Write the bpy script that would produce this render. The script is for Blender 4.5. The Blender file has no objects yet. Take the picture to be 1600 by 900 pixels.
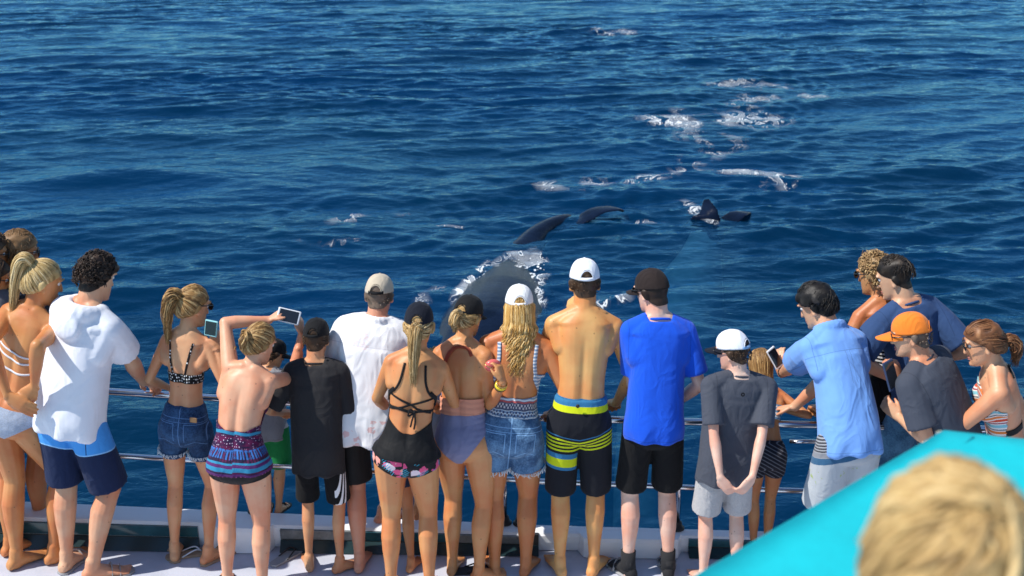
import bpy, math, random
import numpy as np
from mathutils import Vector
from mathutils.bvhtree import BVHTree
SC = bpy.context.scene
COL = SC.collection
R_ = math.radians

# ---------------------------------------------------------------- camera, sky, sun, exposure
cam = bpy.data.cameras.new('camera'); camo = bpy.data.objects.new('camera', cam); COL.objects.link(camo)
camo.location = (0, 0, 4.0)
camo.rotation_euler = (R_(90 - 18.778), 0, 0)
cam.sensor_width = 36; cam.lens = 45.0
cam.clip_start = .05; cam.clip_end = 5000
cam.dof.use_dof = True; cam.dof.focus_distance = 9.0; cam.dof.aperture_fstop = 3.3
SC.camera = camo
W = bpy.data.worlds.new('World'); SC.world = W; W.use_nodes = True
wn = W.node_tree; bg = wn.nodes['Background']
sky = wn.nodes.new('ShaderNodeTexSky'); sky.sky_type = 'NISHITA'; sky.sun_disc = False
SUN_EL, SUN_AZ = 52.0, 106.0          # azimuth: degrees from +Y towards -X (behind the camera, to the left)
sky.sun_elevation = R_(SUN_EL); sky.sun_rotation = R_(-SUN_AZ)
sky.air_density = 1.1; sky.dust_density = .1; sky.ozone_density = 5.0
wn.links.new(sky.outputs[0], bg.inputs[0]); bg.inputs[1].default_value = .125
sun = bpy.data.lights.new('sun', 'SUN'); suno = bpy.data.objects.new('sun', sun); COL.objects.link(suno)
sun.energy = 5.0; sun.angle = R_(.55); sun.color = (1, .955, .88)
sd = Vector((-math.sin(R_(SUN_AZ)) * math.cos(R_(SUN_EL)), math.cos(R_(SUN_AZ)) * math.cos(R_(SUN_EL)), math.sin(R_(SUN_EL))))
suno.rotation_euler = sd.to_track_quat('Z', 'Y').to_euler(); suno.location = (-10, -6, 20)
SC.view_settings.view_transform = 'Standard'; SC.view_settings.look = 'None'
SC.view_settings.exposure = .18; SC.view_settings.gamma = 1.0

# ---------------------------------------------------------------- node expressions and materials
class X:
    def __init__(s, nt, v): s.nt, s.v = nt, v
    def _op(s, op, *o):
        n = s.nt.nodes.new('ShaderNodeMath'); n.operation = op
        for i, a in enumerate((s,) + o):
            a = a.v if isinstance(a, X) else a
            if isinstance(a, (int, float)): n.inputs[i].default_value = a
            else: s.nt.links.new(a, n.inputs[i])
        return X(s.nt, n.outputs[0])
    def __add__(s, o): return s._op('ADD', o)
    __radd__ = __add__
    def __sub__(s, o): return s._op('SUBTRACT', o)
    def __rsub__(s, o): return X(s.nt, o)._op('SUBTRACT', s)
    def __mul__(s, o): return s._op('MULTIPLY', o)
    __rmul__ = __mul__
    def __truediv__(s, o): return s._op('DIVIDE', o)
    def gt(s, o): return s._op('GREATER_THAN', o)
    def lt(s, o): return s._op('LESS_THAN', o)
    def abs(s): return s._op('ABSOLUTE')
    def sin(s): return s._op('SINE')
    def fract(s): return s._op('FRACT')
    def floor(s): return s._op('FLOOR')
    def pow(s, o): return s._op('POWER', o)
    def max(s, o): return s._op('MAXIMUM', o)
    def min(s, o): return s._op('MINIMUM', o)
    def clamp(s):
        r = s._op('ADD', 0.0); r.v.node.use_clamp = True; return r
    def band(s, a, b): return s.gt(a) * s.lt(b)
    def smooth(s, a, b):
        n = s.nt.nodes.new('ShaderNodeMapRange'); n.interpolation_type = 'SMOOTHSTEP'
        s.nt.links.new(s.v, n.inputs[0]); n.inputs[1].default_value = a; n.inputs[2].default_value = b
        return X(s.nt, n.outputs[0])
def combine(nt, x, y, z):
    n = nt.nodes.new('ShaderNodeCombineXYZ')
    for i, a in enumerate((x, y, z)):
        a = a.v if isinstance(a, X) else a
        if isinstance(a, (int, float)): n.inputs[i].default_value = a
        else: nt.links.new(a, n.inputs[i])
    return n.outputs[0]
def attr(nt, name):
    n = nt.nodes.new('ShaderNodeAttribute'); n.attribute_name = name; return n
def xyz(nt, sock):
    n = nt.nodes.new('ShaderNodeSeparateXYZ'); nt.links.new(sock, n.inputs[0]); return [X(nt, n.outputs[i]) for i in range(3)]
def noise(nt, vec, scale, detail=3.0, rough=.5, dist=0.0):
    n = nt.nodes.new('ShaderNodeTexNoise'); n.inputs['Scale'].default_value = scale; n.inputs['Detail'].default_value = detail
    n.inputs['Roughness'].default_value = rough; n.inputs['Distortion'].default_value = dist
    if vec is not None: nt.links.new(vec, n.inputs['Vector'])
    return X(nt, n.outputs[0])
def voronoi(nt, vec, scale, rnd=1.0, feature='F1', out='Distance'):
    n = nt.nodes.new('ShaderNodeTexVoronoi'); n.feature = feature; n.inputs['Scale'].default_value = scale
    n.inputs['Randomness'].default_value = rnd
    if vec is not None: nt.links.new(vec, n.inputs['Vector'])
    return n.outputs[out]
def colour(nt, c):
    if isinstance(c, (tuple, list)):
        n = nt.nodes.new('ShaderNodeRGB'); n.outputs[0].default_value = (*c[:3], 1); return n.outputs[0]
    return c
def mix(nt, f, a, b):
    n = nt.nodes.new('ShaderNodeMix'); n.data_type = 'RGBA'; n.clamp_factor = True
    f = f.v if isinstance(f, X) else f
    if isinstance(f, (int, float)): n.inputs[0].default_value = f
    else: nt.links.new(f, n.inputs[0])
    nt.links.new(colour(nt, a), n.inputs[6]); nt.links.new(colour(nt, b), n.inputs[7])
    return n.outputs[2]
def bump(nt, bs, h, strength=.5, dist=.01):
    n = nt.nodes.new('ShaderNodeBump'); n.inputs['Strength'].default_value = strength; n.inputs['Distance'].default_value = dist
    nt.links.new(h.v if isinstance(h, X) else h, n.inputs['Height']); nt.links.new(n.outputs[0], bs.inputs['Normal'])
def material(name, col=(.5, .5, .5), rough=.6, metal=0.0, spec=.5):
    m = bpy.data.materials.new(name); m.use_nodes = True; nt = m.node_tree; bs = nt.nodes['Principled BSDF']
    if isinstance(col, tuple): bs.inputs['Base Color'].default_value = (*col, 1)
    bs.inputs['Roughness'].default_value = rough; bs.inputs['Metallic'].default_value = metal
    bs.inputs['Specular IOR Level'].default_value = spec
    return m, nt, bs
def objcoord(nt):
    return nt.nodes.new('ShaderNodeTexCoord').outputs['Object']
def skin_material(name, col):
    m, nt, bs = material(name, col, .46, 0, .42)
    oc = objcoord(nt)
    n = noise(nt, oc, 5, 4, .5); n2 = noise(nt, oc, 60, 3, .6)
    red = tuple(min(1, a * b) for a, b in zip(col, (1.02, .70, .60))); pale = tuple(min(1, a * b) for a, b in zip(col, (1.08, 1.16, 1.20)))
    c = mix(nt, n.smooth(.30, .75), pale, red)
    c2 = mix(nt, n2.smooth(.62, .8) * .22, c, tuple(a * b for a, b in zip(col, (.75, .6, .5))))
    cz = xyz(nt, attr(nt, 'canon').outputs['Vector']); bn = (cz[2].smooth(1.24, 1.40) - cz[2].smooth(1.46, 1.52)) * noise(nt, oc, 5, 3).smooth(.3, .7)
    c2 = mix(nt, bn * .35, c2, tuple(a * b for a, b in zip(col, (1.0, .66, .55))))
    mo = X(nt, voronoi(nt, oc, 16, 1)); c2 = mix(nt, mo.lt(.075) * .6, c2, tuple(a * .35 for a in col))
    nt.links.new(c2, bs.inputs['Base Color'])
    bs.inputs['Subsurface Weight'].default_value = .06; bs.inputs['Subsurface Radius'].default_value = (.012, .005, .003)
    bump(nt, bs, n2 * .5 + noise(nt, oc, 220, 2), .12, .004)
    return m
def fabric(name, col, pattern=None, rough=.88, creases=.5, weave=500, spec=.2, sheen=.15, cs=14):
    m, nt, bs = material(name, col if isinstance(col, tuple) else (.5, .5, .5), rough, 0, spec)
    cv = attr(nt, 'canon').outputs['Vector']; c = xyz(nt, cv)
    base = colour(nt, col)
    if pattern: base = pattern(nt, cv, c, base)
    wear = noise(nt, cv, 11, 4, .6)
    base = mix(nt, wear.smooth(.3, .75) * .08, base, mix(nt, .7, base, (.0, .0, .0)) if sum(col) > 1.2 else mix(nt, .015, base, (1, 1, 1)))
    nt.links.new(base, bs.inputs['Base Color'])
    bs.inputs['Sheen Weight'].default_value = sheen if sum(col) > .4 else .03
    mp = nt.nodes.new('ShaderNodeMapping'); mp.inputs['Scale'].default_value = (1, 1, .62); mp.inputs['Rotation'].default_value = (.5, .7, .2)
    nt.links.new(cv, mp.inputs[0])
    f = noise(nt, mp.outputs[0], cs * .7, 2, .45, 1.1); f = 1.0 - (f - .5).abs() * 3.6
    bump(nt, bs, f * 1.0 + noise(nt, cv, weave, 1) * .05, creases * .8, .010)
    return m
def hair_material(name, dark, mid, light, rough=.5):
    m, nt, bs = material(name, mid, rough, 0, .28)
    r = X(nt, attr(nt, 'rnd').outputs['Fac']); oc = objcoord(nt)
    n = noise(nt, oc, 30, 3, .6)
    c = mix(nt, (r * .75 + n * .5 - .1).smooth(.05, .55), dark, mid)
    c = mix(nt, (r * .8 + n * .4 - .1).smooth(.6, .95), c, light)
    nt.links.new(c, bs.inputs['Base Color'])
    bs.inputs['Anisotropic'].default_value = .5
    bump(nt, bs, noise(nt, oc, 160, 2), .3, .003)
    return m

# ---------------------------------------------------------------- objects
def tag(o, label=None, cat=None, group=None, kind=None):
    if label: o['label'] = label
    if cat: o['category'] = cat
    if group: o['group'] = group
    if kind: o['kind'] = kind
    return o
def empty(name, loc, label=None, cat=None, group=None, kind=None):
    o = bpy.data.objects.new(name, None); COL.objects.link(o); o.location = loc; o.empty_display_size = .1
    return tag(o, label, cat, group, kind)
def mesh_obj(name, V, F, mats, parent=None, smooth=True, attrs=None, fmat=None, base=None):
    """V (n,3) in world space; F list of index tuples or an int array; base: world place of the parent."""
    V = np.asarray(V, np.float32)
    if parent is not None:
        base = np.array(parent.get('_w', (0, 0, 0))) if base is None else base
        V = V - np.asarray(base, np.float32)
    me = bpy.data.meshes.new(name)
    if isinstance(F, np.ndarray):
        k = F.shape[1]; nf = len(F)
        me.vertices.add(len(V)); me.vertices.foreach_set('co', V.ravel())
        me.loops.add(nf * k); me.loops.foreach_set('vertex_index', F.astype(np.int32).ravel())
        me.polygons.add(nf); me.polygons.foreach_set('loop_start', np.arange(0, nf * k, k, dtype=np.int32))
        me.update(calc_edges=True)
    else:
        me.from_pydata(V.tolist(), [], F); me.update()
    if not isinstance(mats, (list, tuple)): mats = [mats]
    for m in mats: me.materials.append(m)
    if fmat is not None: me.polygons.foreach_set('material_index', np.asarray(fmat, np.int32))
    if smooth: me.polygons.foreach_set('use_smooth', np.ones(len(me.polygons), bool))
    for an, (ty, data) in (attrs or {}).items():
        a = me.attributes.new(an, ty, 'POINT')
        a.data.foreach_set('vector' if ty == 'FLOAT_VECTOR' else 'value', np.asarray(data, np.float32).ravel())
    me.validate(clean_customdata=False)
    o = bpy.data.objects.new(name, me); COL.objects.link(o)
    if parent is not None: o.parent = parent
    return o
def root(name, loc, *a, **k):
    o = empty(name, loc, *a, **k); o['_w'] = tuple(float(x) for x in loc); return o
def sub(o, w=None):           # a mesh part that gets parts of its own
    o['_w'] = tuple(o.parent['_w']) if o.parent is not None else (0, 0, 0); return o

# ---------------------------------------------------------------- shapes: every one returns (verts, faces)
def join(parts):
    V, F, n = [], [], 0
    for v, f in parts:
        V.append(np.asarray(v, float)); F += [tuple(i + n for i in q) for q in f]; n += len(v)
    return np.concatenate(V), F
def loft(rings, cap=True):
    n = len(rings[0]); V = np.concatenate(rings); F = []
    for i in range(len(rings) - 1):
        for j in range(n):
            a, b = i * n + j, i * n + (j + 1) % n; F.append((a, b, b + n, a + n))
    if cap:
        V = np.vstack([V, rings[0].mean(0), rings[-1].mean(0)]); c0, c1 = len(V) - 2, len(V) - 1; l = (len(rings) - 1) * n
        for j in range(n):
            F.append((c0, (j + 1) % n, j)); F.append((c1, l + j, l + (j + 1) % n))
    return V, F
def ring(c, A, B, ra, rb, n=16, p=2.0, groove=0.0, gw=.03):
    a = np.arange(n) * 2 * math.pi / n; ca, sa = np.cos(a), np.sin(a)
    x = ra * np.sign(ca) * np.abs(ca) ** (2 / p); y = rb * np.sign(sa) * np.abs(sa) ** (2 / p)
    if groove: y = np.where(sa < 0, y * (1 - groove * np.exp(-(x / gw) ** 2)), y)
    return c + x[:, None] * A + y[:, None] * B
def ellipsoid(c, Rm, r, nu=14, nv=9):
    rings = []
    for i in range(1, nv):
        t = math.pi * i / nv
        rings.append(ring(c - Rm[:, 2] * r[2] * math.cos(t), Rm[:, 0], Rm[:, 1], r[0] * math.sin(t), r[1] * math.sin(t), nu))
    V, F = loft(rings); V[-2] = c - Rm[:, 2] * r[2]; V[-1] = c + Rm[:, 2] * r[2]
    return V, F
def axes_for(d, up):
    d = unit(d); a = np.cross(d, up)
    if np.linalg.norm(a) < 1e-4: a = np.cross(d, V3(1, .01, 0))
    a = unit(a); return a, np.cross(a, d)
def bone(A, B, prof, up, n=14, ball=(True, True), p=2.0):
    """prof: (t, r_side, r_up, offset_up) along A..B"""
    d = B - A; a, b = axes_for(d, up); rr = []
    for q in prof:
        t, ra, rb = q[:3]; of = q[3] if len(q) > 3 else 0
        rr.append(ring(A + d * t + b * of, a, b, ra, rb, n, p))
    out = [loft(rr)]; I = np.stack([a, b, unit(d)], 1)
    if ball[0]: out.append(ellipsoid(A, I, (prof[0][1], prof[0][2], min(prof[0][1], prof[0][2]))))
    if ball[1]: out.append(ellipsoid(B, I, (prof[-1][1], prof[-1][2], min(prof[-1][1], prof[-1][2]))))
    return out
def tube(P, r, n=6, flat=1.0, up=None, closed=False):
    P = np.asarray(P, float); m = len(P); r = np.full(m, r) if np.isscalar(r) else np.asarray(r, float)
    T = np.gradient(P, axis=0); rr = []; a = None
    for i in range(m):
        t = unit(T[i])
        if a is None: a, b = axes_for(t, up if up is not None else (V3(0, 0, 1) if abs(t[2]) < .9 else V3(0, 1, 0)))
        else:
            a = a - t * (a @ t); a = unit(a); b = np.cross(a, t)
        if up is not None: a, b = axes_for(t, up)
        rr.append(ring(P[i], a, b, r[i], r[i] * flat, n))
    return loft(rr)
def box(c, s, Rm=None, bev=0.0):
    Rm = np.eye(3) if Rm is None else Rm; x, y, z = (q / 2 for q in s); b = min(bev, x * .9, y * .9, z * .9)
    if b <= 0:
        v = [(i * x, j * y, k * z) for k in (-1, 1) for j in (-1, 1) for i in (-1, 1)]
        f = [(0, 2, 3, 1), (4, 5, 7, 6), (0, 1, 5, 4), (1, 3, 7, 5), (3, 2, 6, 7), (2, 0, 4, 6)]
        return np.asarray(c) + np.array(v) @ Rm.T, f
    rr = []
    for zz, q in ((-z, b), (-z + b, 0), (z - b, 0), (z, b)):
        X_, Y_ = x - q, y - q; bb = b
        P = [(X_ - bb, -Y_), (X_, -Y_ + bb), (X_, Y_ - bb), (X_ - bb, Y_), (-X_ + bb, Y_), (-X_, Y_ - bb), (-X_, -Y_ + bb), (-X_ + bb, -Y_)]
        rr.append(np.asarray(c) + np.array([(u, v, zz) for u, v in P]) @ Rm.T)
    return loft(rr)
def bez(P, n):
    """smooth curve through the points P"""
    P = np.asarray(P, float); m = len(P)
    if m == 2: t = np.linspace(0, 1, n)[:, None]; return P[0] * (1 - t) + P[1] * t
    Q = np.vstack([2 * P[0] - P[1], P, 2 * P[-1] - P[-2]]); out = []
    for u in np.linspace(0, m - 1 - 1e-6, n):
        i = int(u); t = u - i; a, b, c, d = Q[i:i + 4]
        out.append(.5 * (2 * b + (c - a) * t + (2 * a - 5 * b + 4 * c - d) * t * t + (3 * b - a - 3 * c + d) * t ** 3))
    return np.array(out)
def remesh(V, F, voxel, it=4):
    """one continuous surface round a set of overlapping closed pieces"""
    me = bpy.data.meshes.new('tmp'); me.from_pydata(np.asarray(V).tolist(), [], F); me.update()
    o = bpy.data.objects.new('tmp', me); COL.objects.link(o)
    md = o.modifiers.new('r', 'REMESH'); md.mode = 'VOXEL'; md.voxel_size = voxel
    dg = bpy.context.evaluated_depsgraph_get(); e = o.evaluated_get(dg); m2 = e.to_mesh()
    v = np.empty(len(m2.vertices) * 3); m2.vertices.foreach_get('co', v); v = v.reshape(-1, 3)
    q = np.empty(len(m2.loops), np.int32); m2.loops.foreach_get('vertex_index', q); q = q.reshape(-1, 4)
    e.to_mesh_clear(); bpy.data.objects.remove(o); bpy.data.meshes.remove(me)
    v, q = largest(v, q)
    return taubin(v, q, it), q
def largest(v, q):
    """drops stray inner shells: keeps the surface with the widest extent"""
    lab = np.arange(len(v))
    while True:
        m = lab[q].min(1); new = lab.copy()
        for j in range(4): np.minimum.at(new, q[:, j], m)
        new = new[new]
        if (new == lab).all(): break
        lab = new
    u, c = np.unique(lab, return_counts=True)
    if len(u) == 1: return v, q
    k = u[np.argmax(c)]; keep = lab == k; idx = np.cumsum(keep) - 1
    return v[keep], idx[q[keep[q[:, 0]]]]
def edges_of(q):
    k = q.shape[1]; e = np.concatenate([q[:, [j, (j + 1) % k]] for j in range(k)]); e.sort(axis=1)
    return np.unique(e, axis=0)
def taubin(v, q, it, lam=.55, mu=-.57):
    e = edges_of(q); n = len(v); deg = np.bincount(e.ravel(), minlength=n).astype(float)
    for i in range(it):
        for f in (lam, mu):
            s = np.stack([np.bincount(e[:, 0], v[e[:, 1], c], n) + np.bincount(e[:, 1], v[e[:, 0], c], n) for c in range(3)], 1)
            v = v + f * (s / deg[:, None] - v)
    return v
def normals(v, q):
    n = np.cross(v[q[:, 2]] - v[q[:, 0]], v[q[:, 3 % q.shape[1]]] - v[q[:, 1]]) if q.shape[1] == 4 else np.cross(v[q[:, 1]] - v[q[:, 0]], v[q[:, 2]] - v[q[:, 0]])
    N = np.stack([sum(np.bincount(q[:, j], n[:, c], len(v)) for j in range(q.shape[1])) for c in range(3)], 1)
    return N / (np.linalg.norm(N, axis=1, keepdims=True) + 1e-12)
class Wob:
    """smooth pseudo-random field from warped sines"""
    def __init__(s, seed, scale, aniso=(1, 1, 1), n=14):
        r = np.random.default_rng(seed); s.k = r.normal(size=(n, 3)); s.k /= np.linalg.norm(s.k, axis=1, keepdims=True)
        s.k = s.k * scale * r.uniform(.6, 1.6, (n, 1)) * np.array(aniso); s.p = r.uniform(0, 6.28, n); s.n = n
        s.w = r.normal(size=(3, 3)) * scale * .6
    def __call__(s, P):
        Q = P + .25 / (np.linalg.norm(s.w) + 1e-9) * 3 * np.sin(P @ s.w.T)
        return np.sin(Q @ s.k.T + s.p).sum(1) / math.sqrt(s.n)
def clip(V, F, f, extra=()):
    """the part of a triangulated surface where the field f > 0, cut along f = 0"""
    T = np.vstack([F[:, [0, 1, 2]], F[:, [0, 2, 3]]]) if F.shape[1] == 4 else F
    pos = f > 0; c = pos[T].sum(1); full = T[c == 3]; part = T[(c > 0) & (c < 3)]
    nv = [V]; ne = [[x] for x in extra]; add = {}; tris = [tuple(t) for t in full]; cnt = len(V); aV = []; aE = [[] for _ in extra]
    def cut(a, b):
        nonlocal cnt
        k = (a, b) if a < b else (b, a)
        if k not in add:
            t = f[a] / (f[a] - f[b]); t = min(max(t, .02), .98); aV.append(V[a] * (1 - t) + V[b] * t)
            for i, x in enumerate(extra): aE[i].append(x[a] * (1 - t) + x[b] * t)
            add[k] = cnt; cnt += 1
        return add[k]
    for t in part:
        poly = []
        for j in range(3):
            a, b = int(t[j]), int(t[(j + 1) % 3])
            if pos[a]: poly.append(a)
            if pos[a] != pos[b]: poly.append(cut(a, b))
        for j in range(1, len(poly) - 1): tris.append((poly[0], poly[j], poly[j + 1]))
    if not tris: return None
    A = np.vstack([V, np.array(aV)]) if aV else V
    Es = [np.concatenate([x, np.array(a)]) if len(a) else x for x, a in zip(extra, aE)]
    tr = np.array(tris); u, inv = np.unique(tr, return_inverse=True)
    return A[u], inv.reshape(-1, 3), [x[u] for x in Es]
def shell(V, T, N, t):
    """thickness for an open surface: an inner layer t below plus the rim"""
    n = len(V); e = np.concatenate([T[:, [0, 1]], T[:, [1, 2]], T[:, [2, 0]]]); key = np.sort(e, 1)
    u, ix, ct = np.unique(key, axis=0, return_index=True, return_counts=True); b = e[ix[ct == 1]]
    V2 = np.vstack([V, V - N * t])
    F = np.vstack([T, np.stack([b[:, 1], b[:, 0], b[:, 0] + n], 1), np.stack([b[:, 1], b[:, 0] + n, b[:, 1] + n], 1)])
    return V2, F
# ---------------------------------------------------------------- figure skeleton (plain maths)
def rad(a): return a * math.pi / 180.0
def V3(*a): return np.array(a, float)
def unit(v):
    v = np.asarray(v, float); return v / (np.linalg.norm(v) + 1e-12)
def frame(yaw, pitch, roll=0.0):
    y, p, r = rad(yaw), rad(pitch), rad(roll)
    Rz = np.array([[math.cos(y), -math.sin(y), 0], [math.sin(y), math.cos(y), 0], [0, 0, 1]])
    Rx = np.array([[1, 0, 0], [0, math.cos(p), math.sin(p)], [0, -math.sin(p), math.cos(p)]])
    Ry = np.array([[math.cos(r), 0, math.sin(r)], [0, 1, 0], [-math.sin(r), 0, math.cos(r)]])
    return Rz @ Rx @ Ry
def two_bone(A, T, l1, l2, pole):
    d = T - A; L = np.linalg.norm(d)
    if L > (l1 + l2) * .998:
        T = A + d / L * (l1 + l2) * .998; d = T - A; L = np.linalg.norm(d)
    if L < abs(l1 - l2) + .02:
        T = A + d / (L + 1e-9) * (abs(l1 - l2) + .02); d = T - A; L = np.linalg.norm(d)
    a = (l1 * l1 - l2 * l2 + L * L) / (2 * L); h = math.sqrt(max(l1 * l1 - a * a, 0))
    u = d / L; q = np.asarray(pole, float); q = q - u * (q @ u)
    return A + u * a + unit(q) * h, T
ZS = np.arange(.60, 1.561, .01)
class Skeleton: pass
def skeleton(p):
    k = Skeleton(); S = p['S']; k.S = S; fem = p['sex'] == 'f'; k.fem = fem
    k.hs = p.get('hs', .60 * S + .36)
    yaw = p.get('yaw', 0); cy = p.get('cyaw', yaw); roll = p.get('roll', 0); croll = p.get('croll', roll)
    Rp = frame(yaw, p.get('pp', 5), roll); Rc = frame(cy, p.get('cp', 15), croll)
    k.Rp, k.Rc = Rp, Rc
    k.ank = []; k.foot = []
    for i, f in enumerate(p['feet']):
        h = rad(f[3]); d = V3(-math.sin(h), math.cos(h), 0)
        k.ank.append(V3(f[0], f[1], f[2] + .08 * S) + d * .055 * S); k.foot.append(d)
    sx, sy = p.get('shift', (0, 0)); m = (k.ank[0] + k.ank[1]) / 2
    P = V3(m[0] + sx, m[1] + sy, 0)
    lt, ls = .405 * S, .405 * S
    hips = [Rp @ V3(s * .09 * S * p.get('w', 1) ** .5, 0, -.02 * S) for s in (-1, 1)]
    zz = []
    for i in (0, 1):
        q = P + hips[i]; dxy = np.linalg.norm((q - k.ank[i])[:2]); L = (lt + ls) * p.get('straight', .992)
        zz.append(k.ank[i][2] + math.sqrt(max(L * L - dxy * dxy, .04)) - hips[i][2])
    P[2] = min(zz) - p.get('crouch', 0)
    k.hip = [P + h for h in hips]; k.knee = []
    for i in (0, 1):
        kn, a = two_bone(k.hip[i], k.ank[i], lt, ls, k.foot[i] * .6 + Rp[:, 1] * .6); k.knee.append(kn); k.ank[i] = a
    n = len(ZS); k.sc = np.zeros((n, 3)); k.sR = np.zeros((n, 3, 3))
    i0 = int(round((.90 - .60) / .01))
    for i, z in enumerate(ZS):
        t = min(max((z - .96) / .34, 0), 1); t = t * t * (3 - 2 * t)
        k.sR[i] = frame(yaw + (cy - yaw) * t, p.get('pp', 5) + (p.get('cp', 15) - p.get('pp', 5)) * t, roll + (croll - roll) * t)
    k.sc[i0] = P
    for i in range(i0 + 1, n): k.sc[i] = k.sc[i - 1] + (k.sR[i - 1][:, 2] + k.sR[i][:, 2]) * .5 * .01 * S
    for i in range(i0 - 1, -1, -1): k.sc[i] = k.sc[i + 1] - k.sR[i][:, 2] * .01 * S
    k.P = P
    sw = (.148 if fem else .165) * p.get('sw', 1) * S; k.sh = []
    for j, s in enumerate((-1, 1)):
        up = p.get('shrug', (0, 0))[j]; fw = p.get('fwd', (.015, .015))[j]
        k.sh.append(at(k, 1.405, s * (sw - up * .5), fw * S - .012 * S, up))
    nb = at(k, 1.46, 0, -.012 * S)
    hy, hp, hr = p.get('head', (0, 15, 0)); k.Rh = frame(hy, hp, hr)
    k.nb = nb; k.hc = nb + Rc[:, 2] * .055 * S + k.Rh[:, 2] * .112 * k.hs + k.Rh[:, 1] * .022 * k.hs
    k.top = k.hc + k.Rh[:, 2] * (.118 * k.hs + p.get('hat', .01))
    k.wr = []; k.el = []; la, lf = .295 * S * p.get('arm', 1), .262 * S * p.get('arm', 1)
    for j, s in enumerate((-1, 1)):
        a = p['arms'][j]; T = V3(*a['to']); pole = V3(*a.get('pole', (s * .6, -.5, -.6)))
        e, w = two_bone(k.sh[j], T, la, lf, pole); k.el.append(e); k.wr.append(w)
    return k
def at(k, z, x, y, dz=0.0):
    f = min(max((z - .60) / .01, 0), len(ZS) - 1.001); i = int(f); t = f - i
    c = k.sc[i] * (1 - t) + k.sc[i + 1] * t; R = k.sR[i]
    return c + R @ V3(x, y, dz)
# ---------------------------------------------------------------- people: bodies
T_Z = [.78, .82, .87, .92, .97, 1.02, 1.08, 1.14, 1.20, 1.26, 1.32, 1.37, 1.41, 1.45, 1.48, 1.52]
T_M = dict(w=[.085, .150, .170, .174, .168, .158, .150, .150, .157, .166, .174, .176, .165, .120, .075, .055],
           d=[.060, .095, .108, .112, .107, .100, .098, .098, .102, .108, .113, .110, .098, .078, .062, .055],
           y=[.0, -.005, -.012, -.015, -.010, -.002, .002, .004, .004, .002, .0, -.004, -.010, -.014, -.014, -.010])
T_F = dict(w=[.085, .158, .178, .180, .166, .146, .130, .128, .134, .142, .148, .148, .138, .100, .062, .046],
           d=[.060, .100, .114, .116, .106, .094, .086, .085, .088, .092, .094, .090, .080, .064, .050, .045],
           y=[.0, -.008, -.018, -.020, -.012, .0, .006, .006, .004, .0, -.002, -.006, -.010, -.012, -.012, -.008])
def torso_rings(k, p, z0, z1, infl=0.0, wfun=None, n=30, groove=.07, pw=2.35, step=.02):
    t = T_F if k.fem else T_M; rr = []; m = max(3, int((z1 - z0) / step) + 1)
    for z in np.linspace(z0, z1, m):
        i = min(max(int(round((z - .60) / .01)), 0), len(ZS) - 1); R = k.sR[i]
        w = np.interp(z, T_Z, t['w']) * p.get('w', 1); d = np.interp(z, T_Z, t['d']) * p.get('d', 1); y = np.interp(z, T_Z, t['y'])
        if z > 1.40: w = w / p.get('w', 1) * (p.get('w', 1) * .3 + .7)
        ex = infl(z) if callable(infl) else infl
        if wfun: w, d = wfun(z, w, d)
        g = groove if 1.0 < z < 1.42 else 0
        rr.append(ring(at(k, z, 0, y * k.S), R[:, 0], R[:, 1], (w + ex) * k.S, (d + ex) * k.S, n, pw, g))
    return rr
H_Z = [-.118, -.104, -.08, -.045, -.01, .02, .05, .078, .1, .114]
H_W = [.019, .039, .052, .061, .067, .070, .070, .063, .045, .019]
H_F = [.078, .093, .095, .094, .093, .094, .092, .078, .052, .018]
H_B = [.030, .0, -.035, -.068, -.086, -.095, -.098, -.088, -.064, -.03]
def hl(k, x, y, z): return k.hc + k.Rh @ (V3(x, y, z) * k.hs)
def hand_parts(wr, d, nrm, side, S, curl, spread=.12, thumb=(.5, .35)):
    d = unit(d); nrm = np.asarray(nrm, float); nrm = unit(nrm - d * (nrm @ d)); lat = np.cross(d, nrm) * (1 if side > 0 else -1)   # towards the thumb
    S = S * .98; out = []
    rr = [ring(wr + d * a * S, lat, nrm, b * S, c * S, 12) for a, b, c in ((-.012, .026, .02), (.02, .032, .018), (.055, .040, .0165), (.088, .041, .014), (.10, .036, .011))]
    out.append(loft(rr))
    for i, (o, l) in enumerate(((.030, .070), (.010, .078), (-.011, .072), (-.030, .056))):
        b = wr + d * .088 * S + lat * o * S; dd = unit(d + lat * o * spread * 30 * .3); c = 0; P = [b]
        for j, f in enumerate((.46, .30, .24)):
            c += rad(curl[j] * (1 + .06 * i)); P.append(P[-1] + (dd * math.cos(c) + nrm * math.sin(c)) * l * f * S)
        for j in range(3):
            r0 = (.0098, .009, .0083, .0075); q = P[j + 1] - P[j]
            out += bone(P[j], P[j + 1], ((0, r0[j] * S, r0[j] * S), (1, r0[j + 1] * S, r0[j + 1] * S)), nrm if abs(unit(q) @ nrm) < .95 else d, 8)
    b = wr + d * .022 * S + lat * .026 * S; td = unit(d * .75 + lat * thumb[0] + nrm * thumb[1]); t2 = unit(d * .95 + lat * (thumb[0] - .45) + nrm * thumb[1])
    m = b + td * .042 * S; e = m + t2 * .034 * S
    out += bone(b, m, ((0, .014 * S, .013 * S), (1, .0105 * S, .0105 * S)), nrm, 8) + bone(m, e, ((0, .0105 * S, .0105 * S), (1, .0085 * S, .008 * S)), nrm, 8)
    return out
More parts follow.
